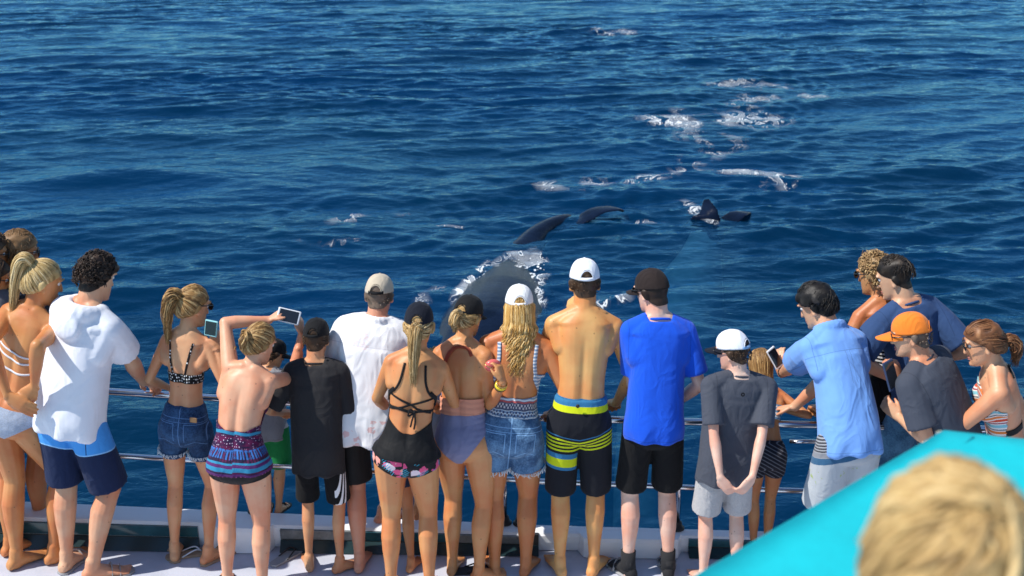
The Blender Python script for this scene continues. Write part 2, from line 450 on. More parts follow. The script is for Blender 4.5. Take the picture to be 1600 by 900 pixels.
def foot_parts(ank, d, S):
    z = V3(0, 0, 1); l = np.cross(d, z); g = V3(ank[0], ank[1], ank[2] - .08 * S); out = []
    rr = [ring(g + d * a * S + z * zc * S, l, z, w * S, h * S, 12) for a, w, h, zc in
          ((-.060, .018, .018, .026), (-.045, .029, .03, .033), (-.01, .033, .042, .044), (.04, .036, .036, .040), (.085, .043, .026, .029), (.125, .047, .017, .020), (.15, .042, .012, .015))]
    out.append(loft(rr))
    out += bone(g + z * .03 * S - d * .01 * S, ank + z * .02 * S, ((0, .032 * S, .04 * S), (1, .033 * S, .036 * S)), d, 10)
    sd = 1
    for i, (o, ln, r) in enumerate(((-.030, .062, .013), (-.010, .056, .0095), (.008, .048, .009), (.024, .040, .0085), (.038, .030, .008))):
        b = g + d * .145 * S + l * o * S * sd + z * .014 * S
        out += bone(b - d * .01, b + d * ln * .62 * S, ((0, r * S, .01 * S), (1, r * .85 * S, .0085 * S)), z, 8)
    return out
class Person: pass
def canon(k, Vw):
    """rest-pose place of points near the torso (x right, y forward, z up, metres of a 1.75 m figure)"""
    Vw = np.asarray(Vw, float); out = np.empty((len(Vw), 3)); ax = k.sR[:, :, 2]; c = k.sc
    for s in range(0, len(Vw), 6000):
        q = Vw[s:s + 6000]; d = q @ ax.T - (c * ax).sum(1)
        dist = np.linalg.norm(q[:, None, :] - c[None], axis=2)
        i = np.argmin(np.abs(d) + .25 * dist, axis=1); R = k.sR[i]; dd = q - c[i]
        loc = np.einsum('nij,ni->nj', R, dd); out[s:s + 6000, :2] = loc[:, :2] / k.S; out[s:s + 6000, 2] = ZS[i] + loc[:, 2] / k.S
    return out
def seg_dist(Pq, A, B):
    d = B - A; t = np.clip(((Pq - A) @ d) / (d @ d), 0, 1); return np.linalg.norm(Pq - A - t[:, None] * d, axis=1), t
def make_body(p, k, rt):
    S = k.S; parts = [loft(torso_rings(k, p, .79, 1.50))]; lw = p.get('legw', 1.0); aw = p.get('armw', .86 if k.fem else 1.0)
    nw = (.049 if k.fem else .058) * (1 if S > .88 else .9) * p.get('neck', 1)
    parts += bone(at(k, 1.43, 0, -.012 * S), hl(k, 0, -.012, -.05), ((0, nw * 1.25 * S, nw * 1.15 * S), (.35, nw * S, nw * S), (1, nw * .98 * S, nw * 1.02 * S)), k.Rh[:, 1], 14)
    for j, s in enumerate((-1, 1)):
        bt = (.090, .088, .095) if k.fem else (.082, .080, .088); w = p.get('w', 1)
        parts.append(ellipsoid(at(k, .90, s * .078 * S * w, -.045 * S), k.Rp, tuple(b * S * w * p.get('butt', 1) for b in bt)))
        if k.fem and p.get('bust', 1) > .3:
            b = p.get('bust', 1); parts.append(ellipsoid(at(k, 1.265, s * .066 * S, .072 * S), k.sR[66], (.058 * S * b, .055 * S * b, .058 * S * b)))
        sh, el, wr = k.sh[j], k.el[j], k.wr[j]
        a0 = at(k, 1.475, s * .035 * S, -.018 * S); parts += bone(a0, sh + V3(0, 0, .008 * S), ((0, .050 * S * aw, .050 * S * aw), (.5, .046 * S * aw, .046 * S * aw), (1, .046 * S * aw, .046 * S * aw)), k.Rc[:, 1])
        a1 = at(k, 1.30, s * .105 * S, -.012 * S); parts += bone(a1, sh, ((0, .062 * S * aw, .055 * S), (1, .050 * S * aw, .048 * S * aw)), k.Rc[:, 1])
        up = unit(np.cross(el - sh, wr - el) + V3(0, 0, 1e-3))
        parts += bone(sh, el, [(t, a * S * aw, b * S * aw) for t, a, b in ((0, .054, .054), (.2, .052, .051), (.45, .048, .047), (.75, .041, .041), (1, .036, .037))], up)
        parts += bone(el, wr, [(t, a * S * aw, b * S * aw) for t, a, b in ((0, .037, .038), (.22, .041, .043), (.5, .036, .037), (.8, .028, .027), (1, .027, .022))], up)
        h = p['arms'][j].get('hand', {}); d = h.get('dir'); d = unit(wr - el) if d is None else V3(*d)
        parts += hand_parts(wr, d, V3(*h.get('n', (0, 0, -1))), s, S, h.get('curl', (25, 30, 25)), thumb=h.get('thumb', (.5, .35)))
        hp, kn, an = k.hip[j], k.knee[j], k.ank[j]; fw = unit(k.foot[j] + k.Rp[:, 1])
        q = .098 if k.fem else .090
        parts += bone(hp, kn, [(t, a * S * lw, b * S * lw, o * S) for t, a, b, o in ((0, q * .97, q * 1.0, -.004), (.15, q * .96, q * .98, -.003), (.45, q * .84, q * .88, .004), (.75, .067, .068, .004), (.92, .056, .058, .002), (1, .054, .055, 0))], fw)
        parts += bone(kn, an, [(t, a * S * lw, b * S * lw, o * S) for t, a, b, o in ((0, .053, .054, 0), (.12, .054, .055, -.008), (.30, .057, .060, -.016), (.5, .050, .053, -.013), (.72, .038, .041, -.005), (.9, .032, .035, 0), (1, .033, .036, 0))], fw)
        parts += foot_parts(an, k.foot[j], S)
    rr = [ring(hl(k, 0, (f + b) / 2, z), k.Rh[:, 0], k.Rh[:, 1], w * k.hs, (f - b) / 2 * k.hs, 20, 2.15) for z, w, f, b in zip(H_Z, H_W, H_F, H_B)]
    parts.append(loft(rr))
    parts += bone(hl(k, 0, .086, .022), hl(k, 0, .108, -.030), ((0, .009 * k.hs, .010 * k.hs), (.7, .013 * k.hs, .012 * k.hs), (1, .016 * k.hs, .010 * k.hs)), k.Rh[:, 1], 10)
    parts.append(ellipsoid(hl(k, 0, .086, -.100), k.Rh, (.022 * k.hs, .016 * k.hs, .016 * k.hs)))
    for s in (-1, 1):
        E = k.Rh @ frame(s * -22, -12, s * 8)
        parts.append(ellipsoid(hl(k, s * .0755, -.012, -.012), E, (.0085 * k.hs, .020 * k.hs, .034 * k.hs)))
        parts.append(ellipsoid(hl(k, s * .0785, -.006, -.030), E, (.008 * k.hs, .012 * k.hs, .014 * k.hs)))
        parts.append(ellipsoid(hl(k, s * .030, .085, .036), k.Rh, (.026 * k.hs, .012 * k.hs, .009 * k.hs)))
    V, F = join(parts); V, q = remesh(V, F, p.get('voxel', .0068), 3)
    L = ((V - k.hc) @ k.Rh) / k.hs
    for s in (-1, 1):
        g = np.exp(-(((L[:, 0] - s * .032) / .016) ** 2 + ((L[:, 2] - .014) / .011) ** 2)) * (L[:, 1] > .05); V -= np.outer(g * .010 * k.hs, k.Rh[:, 1])
        g = np.exp(-(((L[:, 0] - s * .080) / .008) ** 2 + ((L[:, 1] + .004) / .009) ** 2 + ((L[:, 2] + .010) / .014) ** 2)); V -= np.outer(g * .005 * s * k.hs, k.Rh[:, 0])
    g = np.exp(-((L[:, 0] / .024) ** 2 + ((L[:, 2] + .066) / .005) ** 2)) * (L[:, 1] > .06); V -= np.outer(g * .004 * k.hs, k.Rh[:, 1])
    N = normals(V, q); C = canon(k, V)
    # shoulder blades, spine dip and soft muscle relief on the torso, from the sunlit anatomy rather than paint
    back = np.clip(-N @ k.Rc[:, 1] * 1.4, 0, 1)
    am = p.get('muscle', 1.0)
    for s in (-1, 1):
        V += np.outer(back * am * .006 * np.exp(-(((C[:, 0] - s * .085) / .035) ** 2 + ((C[:, 2] - 1.315) / .06) ** 2)), k.Rc[:, 1] * -1)
        V += np.outer(back * am * .004 * np.exp(-(((C[:, 0] - s * .042) / .018) ** 2 + ((C[:, 2] - 1.10) / .10) ** 2)), k.Rc[:, 1] * -1)
    V += np.outer(back * .007 * np.exp(-((C[:, 0] / .014) ** 2 + ((C[:, 2] - 1.16) / .17) ** 4)), k.Rc[:, 1])
    P = Person(); P.p, P.k, P.root, P.V, P.q, P.N, P.C, P.L = p, k, rt, V, q, normals(V, q), C, L
    ad = np.full(len(V), 9.0)
    for j in (0, 1):
        for A, B, r0 in ((k.sh[j] * .72 + k.el[j] * .28, k.el[j], .047), (k.el[j], k.wr[j], .04), (k.wr[j], k.wr[j] + (k.wr[j] - k.el[j]) * .7, .05)):
            dd, t = seg_dist(V, A, B); ad = np.minimum(ad, dd - r0 * S * aw * 1.18)
    P.ad = ad
    P.bvh = BVHTree.FromPolygons(V.tolist(), q.tolist())
    P.body = mesh_obj('body', V, q.astype(np.int32), SKIN(p['skin']), rt, attrs={'canon': ('FLOAT_VECTOR', C)})
    for s in (-1, 1):
        E = join([ellipsoid(hl(k, s * .032, .0765, .014), k.Rh, (.0115 * k.hs,) * 3, 10, 8), ellipsoid(hl(k, s * .032, .0845, .013), k.Rh, (.0052 * k.hs, .0042 * k.hs, .0052 * k.hs), 8, 6)])
        mesh_obj('eye', E[0], E[1], [MAT['eye_white'], MAT['iris']], rt, fmat=[0 if max(f) < 10 * 7 + 2 else 1 for f in E[1]])
        if not p.get('nobrow'):
            br = tube(bez([hl(k, s * .014, .099, .036), hl(k, s * .032, .099, .042), hl(k, s * .052, .086, .036)], 6), np.array([.003, .0045, .0045, .004, .003, .002]) * k.hs, 6)
            mesh_obj('eyebrow', br[0], br[1], HAIR(p.get('brow', p['hair'])), rt, attrs={'rnd': ('FLOAT', np.full(len(br[0]), .2))})
    lp = join([tube(bez([hl(k, -.022, .088, -.062), hl(k, 0, .0985, -.060), hl(k, .022, .088, -.062)], 7), np.array([.0015, .0035, .0042, .004, .0042, .0035, .0015]) * k.hs, 6),
               tube(bez([hl(k, -.022, .087, -.068), hl(k, 0, .0975, -.072), hl(k, .022, .087, -.068)], 7), np.array([.0015, .004, .005, .0052, .005, .004, .0015]) * k.hs, 6)])
    mesh_obj('mouth', lp[0], lp[1], MAT['lip'], rt)
    return P

# ---------------------------------------------------------------- clothes
def tight(P, name, mat, f, off=.0045, label=None, relief=None):
    """close-fitting cloth: the body's own surface lifted, cut where the field f (of the rest-pose place) turns negative"""
    C = P.C; r = f(C[:, 0], C[:, 1], C[:, 2]); r = np.minimum(r, np.minimum(P.ad, .03)); r = np.where(np.abs(C[:, 0]) > .34, -1, r)
    if relief is not None: off = off + relief(C)
    off = np.broadcast_to(off, (len(P.V),))
    res = clip(P.V + P.N * off[:, None] * P.k.S, P.q, r, (P.C, P.N))
    if res is None: return None
    V, T, (C2, N2) = res; V2, F2 = shell(V, T, N2, .004 * P.k.S)
    o = mesh_obj(name, V2, F2.astype(np.int32), mat, P.root, attrs={'canon': ('FLOAT_VECTOR', np.vstack([C2, C2]))})
    return tag(o, label)
def strap(P, name, mat, pts, r=.006, side=-1, lift=.002, n=24, flat=.45, free=0):
    """a strap lying on the skin through rest-pose points (x, z) of the back (side -1) or the front (+1)"""
    k = P.k; W_ = []; U = []
    for q in bez([(a, b, 0) for a, b in pts], n):
        t_ = T_F if k.fem else T_M; tw = np.interp(q[1], T_Z, t_['w']) * P.p.get('w', 1); td = np.interp(q[1], T_Z, t_['d']) * P.p.get('d', 1); x_ = q[0] * min(1, P.p.get('w', 1) * 1.02); yy = td * math.sqrt(max(1 - abs(x_ / tw) ** 2.35, .02))
        w = at(k, q[1], x_ * k.S, (side * yy + np.interp(q[1], T_Z, t_['y'])) * k.S); loc, no, _, _ = P.bvh.find_nearest(Vector(w))
        W_.append(np.array(loc) + np.array(no) * (lift + r * flat * .6)); U.append(np.array(no))
    return W_, U, r, flat
def straps(P, name, mat, lst, r=.006, label=None, knot=None):
    parts = []
    for it in lst:
        W_, U, rr, fl = strap(P, name, mat, it[0], r if len(it) < 3 else it[2], it[1] if len(it) > 1 else -1)
        W_ = np.array(W_)
        for _ in range(2): W_[1:-1] = (W_[:-2] + 2 * W_[1:-1] + W_[2:]) / 4
        T = np.gradient(W_, axis=0); rg = []
        for i in range(len(W_)):
            a = unit(np.cross(T[i], U[i])); b = unit(np.cross(a, T[i])); rg.append(ring(W_[i], a, b, rr * P.k.S, rr * fl * P.k.S, 8))
        parts.append(loft(rg))
    if knot:
        for z, x, pts in knot:
            loc = np.array(P.bvh.find_nearest(Vector(at(P.k, z, x * P.k.S, -.2 * P.k.S)))[0]); bk = -P.k.Rc[:, 1]
            for q in pts: parts.append(tube(bez([loc + P.k.Rc @ (V3(a, b, c)) for a, b, c in q], 12), r * .8, 6))
            parts.append(ellipsoid(loc + bk * .01, np.eye(3), (.011, .011, .011), 8, 6))
    V, F = join(parts)
    return tag(mesh_obj(name, V, F, mat, P.root, attrs={'canon': ('FLOAT_VECTOR', canon(P.k, V))}), label)
def cover(P, V, gap=.006, reach=.05):
    """keeps loose cloth outside the skin it covers"""
    V = V.copy(); fn = P.bvh.find_nearest
    for i in range(len(V)):
        loc, no, _, d = fn(Vector(V[i]), reach)
        if loc is not None:
            s = (V[i][0] - loc[0]) * no[0] + (V[i][1] - loc[1]) * no[1] + (V[i][2] - loc[2]) * no[2]
            if s < gap: V[i] = (loc[0] + no[0] * gap, loc[1] + no[1] * gap, loc[2] + no[2] * gap)
    return V
def wrinkle(P, V, q, amp, seed, sc=9, hem=None):
    N = normals(V, q); C = canon(P.k, V)
    w = Wob(seed, sc * .8, (1.0, .8, .75)); w2 = Wob(seed + 7, sc * 1.7, (1, .8, .8)); w3 = Wob(seed + 3, 4.0)
    a = 1 - np.abs(w(C)) * 1.3; b = 1 - np.abs(w2(C)) * 1.3; m = np.clip(w3(C) * .6 + .6, .1, 1.2)
    # pulls towards the armpits and the waist are stronger
    d = amp * (a * .9 * m + b * .4 * m)
    if hem is not None: d = d + amp * 1.2 * np.sin(np.arctan2(C[:, 1], C[:, 0]) * 7 + seed) * np.exp(-((C[:, 2] - hem) / .07) ** 2)
    V = V + N * d[:, None]
    return V, C
def loose_top(P, name, mat, hem=.84, sleeve=.5, infl=.016, flare=.0, amp=.004, seed=1, extra=None, slr=(.072, .074), voxel=.0085, sc=9, label=None, boxy=1.0, lapel=None):
    k, p = P.k, P.p; S = k.S
    wmin = (.150 if k.fem else .166) * p.get('w', 1) * boxy; dmin = (.100 if k.fem else .112) * p.get('d', 1) * boxy
    def wf(z, w, d):
        g = np.interp(z, [hem, 1.05, 1.25], [flare, flare * .5, 0])
        if z < 1.33: w, d = max(w, wmin), max(d, dmin)
        return w + g, d + g
    parts = [loft(torso_rings(k, p, hem, 1.465, lambda z: infl * np.interp(z, [1.3, 1.44, 1.47], [1, .7, .75]), wf, groove=.02, pw=2.5))]
    aw = p.get('armw', .86 if k.fem else 1.0)
    for j, s in enumerate((-1, 1)):
        sh, el = k.sh[j], k.el[j]
        a0 = at(k, 1.462, s * .045 * S, -.018 * S); i = infl * S * .8
        parts += bone(a0, sh + V3(0, 0, .008 * S), ((0, .050 * S * aw + i * .5, .046 * S * aw + i * .5), (.5, .047 * S * aw + i, .047 * S * aw + i), (1, .050 * S * aw + i, .050 * S * aw + i)), k.Rc[:, 1], ball=(False, True))
        a1 = at(k, 1.28, s * .10 * S, -.012 * S); parts += bone(a1, sh, ((0, .066 * S * aw + i, .060 * S + i), (1, .052 * S * aw + i, .05 * S * aw + i)), k.Rc[:, 1])
        if sleeve > 0:
            e = sh + (el - sh) * sleeve; up = unit(np.cross(el - sh, k.wr[j] - el) + V3(0, 0, 1e-3))
            parts += bone(sh, e, ((0, .056 * S * aw + i, .056 * S * aw + i), (.4, slr[0] * S * aw, slr[0] * S * aw), (1, slr[1] * S * aw, slr[1] * S * aw)), up, ball=(True, False))
    if extra: parts += extra(P)
    V, F = join(parts); V, q = remesh(V, F, voxel * max(S, .8), 2)
    V, C = wrinkle(P, V, q, amp * S, seed, sc, hem)
    return tag(mesh_obj(name, V, q.astype(np.int32), mat, P.root, attrs={'canon': ('FLOAT_VECTOR', C)}), label)
def loose_shorts(P, name, mat, top=1.0, leg=.7, infl=.012, r0=.102, r1=.092, amp=.0035, seed=2, voxel=.0085, label=None, dy=0.0, parts_only=False, dirs=None):
    k, p = P.k, P.p; S = k.S; lw = p.get('legw', 1); w = p.get('w', 1)
    parts = [loft(torso_rings(k, p, .80, top, infl, groove=0))]
    for j, s in enumerate((-1, 1)):
        bt = (.090, .088, .095) if k.fem else (.084, .082, .09)
        parts.append(ellipsoid(at(k, .90, s * .076 * S * w, -.045 * S), k.Rp, tuple((b * w * p.get('butt', 1) + infl) * S for b in bt)))
        hp, kn = k.hip[j], k.knee[j]; fw = unit(k.foot[j] + k.Rp[:, 1]); e = hp + (kn - hp) * leg; q = (r0 if not k.fem else r0 + .004)
        parts += bone(hp + V3(0, 0, .02 * S), e, ((0, q * S * lw, q * S * lw, -.004 * S), (.4, (q * .6 + r1 * .4) * S * lw, (q * .6 + r1 * .4) * S * lw, dy * .4 * S), (1, r1 * S * lw, r1 * 1.04 * S * lw, dy * S)), fw, 18, ball=(True, False))
    V, F = join(parts); V, q = remesh(V, F, voxel * max(S, .8), 2)
    V, C = wrinkle(P, V, q, amp * S, seed, 11); V = taubin(cover(P, V), q, 1)
    # leg coordinate: rest-pose z measured down each thigh so printed bands follow the leg
    o = mesh_obj(name, V, q.astype(np.int32), mat, P.root, attrs={'canon': ('FLOAT_VECTOR', C)})
    return tag(o, label)
def fringe(P, o_name, mat, leg, r1, seed=3, n=70, ln=.028):
    k = P.k; S = k.S; rng = random.Random(seed); parts = []
    for j in (0, 1):
        hp, kn = k.hip[j], k.knee[j]; d = unit(kn - hp); e = hp + (kn - hp) * leg; a, b = axes_for(d, k.foot[j])
        for i in range(n):
            t = i / n * 6.283 + rng.uniform(-.04, .04); c = e + (a * math.cos(t) + b * math.sin(t)) * r1 * S * P.p.get('legw', 1) * 1.02 - d * .006
            l = ln * rng.uniform(.4, 1.2); m = c + d * l * .5 + V3(rng.uniform(-.006, .006), rng.uniform(-.006, .006), 0); f = c + d * l + V3(rng.uniform(-.012, .012), rng.uniform(-.012, .012), 0)
            parts.append(tube([c, m, f], [.0028, .0024, .0012], 4))
    V, F = join(parts); return tag(mesh_obj('fringe', V, F, mat, P.root), kind='stuff')

# ---------------------------------------------------------------- hair, caps, glasses
ELL = (.0750, .1010, .1190)
def on_head(q, lift=1.05):
    q = np.asarray(q, float); c = V3(0, -.003, 0); d = q - c
    s = math.sqrt(sum((d[i] / ELL[i]) ** 2 for i in range(3))); return c + d / s * lift
HL_T = [0, 35, 60, 80, 95, 120, 180]; HL_Zz = [.078, .072, .05, .02, .0, -.05, -.072]
def hairline(th):
    z = np.interp(abs(th), HL_T, HL_Zz); r = math.sqrt(max(1 - (z / ELL[2]) ** 2, .05)); a = rad(th)
    return V3(math.sin(a) * ELL[0] * r, math.cos(a) * ELL[1] * r, z)
def scalp_field(L, low=0.0):
    z0 = np.interp(L[:, 1], [-.11, -.06, -.025, .0, .03, .06, .095], [-.078, -.07, -.040, .012, .030, .052, .076])
    return np.where((np.linalg.norm(L, axis=1) < .16), (L[:, 2] - z0 - low) * .9, -.1)
class Hair:
    def __init__(s, P, seed): s.P, s.parts, s.rnd, s.rng = P, [], [], random.Random(seed); s.capped = False; s.th = .008
    def add(s, part, r=None):
        s.parts.append(part); s.rnd.append(np.full(len(part[0]), s.rng.random() if r is None else r))
    def shell(s, thick=.010, low=0.0, fld=None, rough=.25, sc=90, tfun=None):
        P = s.P; f = scalp_field(P.L, low) if fld is None else fld(P.L)
        w = Wob(s.rng.randint(0, 999), sc)(P.L); t = thick * (1 + rough * w)
        s.th = thick
        if s.capped: t = t * np.where(P.L[:, 2] > .022, .25, 1)
        if tfun is not None: t = t * tfun(P.L)
        r = clip(P.V + P.N * (t * P.k.hs)[:, None], P.q, f, (P.N, w))
        if r is None: return
        V, T, (N, w2) = r; V2, F2 = shell(V, T, N, thick * .95 * P.k.hs)
        s.parts.append((V2, [tuple(t) for t in F2])); a = np.clip(w2 * .3 + .45, 0, 1); s.rnd.append(np.concatenate([a, a]))
    def lock(s, pts, r, n=11, taper=(.6, 1, .9, .25), r_=None, local=True, sides=5, flat=1.0):
        if s.capped and local: pts = [on_head(q, .975) if q[2] > .018 else q for q in map(np.asarray, pts)]
        Q = bez([s.P.k.hc + s.P.k.Rh @ (np.asarray(q) * s.P.k.hs) if local else np.asarray(q) for q in pts], n)
        rad_ = np.interp(np.linspace(0, 1, n), np.linspace(0, 1, len(taper)), taper) * r
        s.add(tube(Q, rad_, sides, flat), r_)
    def slick(s, A, n=200, r=.0030, lift=1.10, th=(-180, 180), jit=.008):
        for i in range(n):
            t = th[0] + (th[1] - th[0]) * (i + s.rng.random()) / n; h = hairline(t); A_ = np.asarray(A) + np.array([s.rng.gauss(0, .006) for _ in range(3)])
            m = [on_head(h * (1 - u) + A_ * u + V3(0, 0, .0), lift + .02 * math.sin(u * 3.1) + s.rng.uniform(-.012, .02)) for u in (0, .25, .5, .75)]
            m[0] = on_head(h, 1.02); s.lock(m + [A_], r * s.rng.uniform(.7, 1.3), 9, (.7, 1, 1, .8))
    def bundle(s, guide, n=90, r0=.015, r1=.032, r2=.010, lr=.0042, wave=0.0, local=False, wf=3.0, minl=.7, flat=1.0):
        """guide: world points of a tail; many locks fan out round it"""
        G = bez([s.P.k.hc + s.P.k.Rh @ (np.asarray(q) * s.P.k.hs) if local else np.asarray(q) for q in guide], 24)
        T = np.gradient(G, axis=0)
        for i in range(n):
            a = s.rng.uniform(0, 6.283); rr = math.sqrt(s.rng.random()); L = s.rng.uniform(minl, 1.0); ph = s.rng.uniform(0, 6.28); wv = wave * s.rng.uniform(.5, 1.4); fr = wf * s.rng.uniform(.8, 1.25); pts = []
            for j in range(14):
                u = j / 13 * L; q = u * 23; ii = min(int(q), 22); c = G[ii] * (1 - q + ii) + G[ii + 1] * (q - ii); ax, bx = axes_for(T[ii], V3(0, 1, .2))
                R = np.interp(u, [0, .12, .45, 1], [r0, r1 * .85, r1, r2]) * rr
                pts.append(c + ax * (math.cos(a) * R + wv * u ** .6 * math.sin(fr * u * 6.28 + ph)) + bx * (math.sin(a) * R * flat + wv * .6 * u ** .6 * math.cos(fr * u * 6.28 + ph)))
            s.lock(pts, lr * s.rng.uniform(.6, 1.4), 22, (.8, 1, 1, .9, .3), local=False, sides=5)
    def short(s, n=380, ln=.035, r=.0035, up=.012, curl=.0, crown=(0, -.05, .10), minz=None, thr=(0, 180), fwd=0.0, jit=.35, streak=0):
        rng = s.rng; c = V3(*crown); k = 0
        while k < n:
            d = V3(rng.gauss(0, 1), rng.gauss(0, 1), rng.gauss(0, 1)); q = on_head(d, 1.0); th = math.degrees(math.atan2(q[0], q[1])); h = hairline(th)
            if q[2] < h[2] + .008 or (minz is not None and q[2] < minz): continue
            k += 1; t = q - c; t = t - unit(q) * (t @ unit(q)); t = unit(t + V3(0, fwd, 0) + V3(rng.gauss(0, jit), rng.gauss(0, jit), rng.gauss(0, jit)) * (1 + curl * 20))
            l = ln * rng.uniform(.6, 1.3); g = 1.0 + s.th * 8; a = on_head(q, g - .02); b = on_head(a + t * l * .5, g + .04) + unit(q) * up * rng.uniform(.3, 1.2); e = on_head(a + t * l, g + .02) + unit(q) * up * rng.uniform(.0, 1.3)
            if curl: e = e + np.array([rng.gauss(0, curl) for _ in range(3)])
            sv = None if not streak else min(max(.5 + .28 * math.sin(q[0] * streak + q[2] * streak * .6) + .22 * math.sin(q[1] * streak * 1.3 - q[0] * streak * .7 + 1) + rng.gauss(0, .10), 0), 1)
            s.lock([a, b, e], r * rng.uniform(.7, 1.4), 7, (1, 1, .8, .25), sv)
    def mop(s, n=420, r=.0036, crown=(.01, -.06, .10), swirl=.5, over=.0, lift=1.08, wave=.004, lo=.25, thr=(0, 360), up=.0):
        rng = s.rng; th0 = math.degrees(math.atan2(crown[0], crown[1]))
        for i in range(n):
            th = rng.uniform(*thr); h = hairline((th + 180) % 360 - 180); c = V3(*crown) + V3(rng.gauss(0, .016), rng.gauss(0, .02), rng.gauss(0, .008)); a0, a1 = sorted((rng.uniform(0, lo), rng.uniform(.72, 1.0 + over)))
            g = lift + s.th * 4 + rng.uniform(-.02, .05); q = []
            for j in range(6):
                u = a0 + (a1 - a0) * j / 5; t = swirl * (1 - u) * math.sin(u * 3.1); v = c * (1 - u) + h * u; v = V3(v[0] * math.cos(t) - v[1] * math.sin(t), v[0] * math.sin(t) + v[1] * math.cos(t), v[2])
                v = on_head(v, g + up * math.sin(u * 3.1) * max(v[1] * 6 + .5, 0)) + np.array([rng.gauss(0, wave) for _ in range(3)]); q.append(v)
            k = rad(th); sv = .5 + .22 * math.sin(5 * k + .7) + .18 * math.sin(11 * k + 2) + .12 * math.sin(23 * k) + rng.gauss(0, .10)
            s.lock(q, r * rng.uniform(.6, 1.4), 14, (.6, 1, 1, .8, .25), min(max(sv, 0), 1))
    def falling(s, L=.30, n=200, th=(70, 290), r=.005, wave=.006, wf=3, spread=.075, top=(0, .0, .118), out=1.0, minl=.7, depth=.02):
        """long loose hair: from the parting over the head, then down the back"""
        k = s.P.k; dn = -k.Rc[:, 2] * .75 + V3(0, 0, -1) * .25; rng = s.rng
        for i in range(n):
            t = th[0] + (th[1] - th[0]) * rng.random(); a = rad(t); sx = math.sin(a); x0 = V3(top[0] + rng.gauss(0, .012), top[1] + rng.uniform(-.05, .05), top[2])
            sd = on_head(V3(sx * .08, math.cos(a) * .10, .03 + rng.uniform(-.015, .02)), 1.13 + rng.uniform(-.03, .05)); q0 = on_head(x0, 1.05 + rng.uniform(0, .04)); q1 = on_head((q0 + sd) / 2, 1.12 + rng.uniform(-.02, .03))
            nape = V3(sx * spread * .95, min(math.cos(a) * .095, .05) - .012, -.085)
            if s.capped: q0, q1 = on_head(q0, 1.0), on_head(q1, 1.02); sd = on_head(sd - V3(0, 0, .022), 1.08)
            w = [k.hc + k.Rh @ (q * k.hs) for q in (q0, q1, sd, nape)]; l = L * rng.uniform(minl, 1.0) * (1 if math.cos(a) < .2 else .9); ph = rng.uniform(0, 6.28); base = w[-1]; m = 7
            wv = wave * rng.uniform(.4, 1.4); fr = wf * rng.uniform(.8, 1.2)
            for j in range(1, m + 1):
                u = j / m; c = base + dn * l * u + k.Rc[:, 0] * (sx * spread * .25 * u * out + wv * math.sin(fr * u * 6.28 + ph)) + k.Rc[:, 1] * (-depth * u + wv * .8 * math.cos(fr * u * 6.28 + ph))
                w.append(c)
            s.lock(w, r * rng.uniform(.6, 1.4), 30 if wave else 20, (.7, 1, 1, .9, .3), local=False)
    def done(s, mat, name='hair'):
        V, F = join(s.parts); o = mesh_obj(name, V, F, mat, s.P.root, attrs={'rnd': ('FLOAT', np.concatenate(s.rnd))}); return o
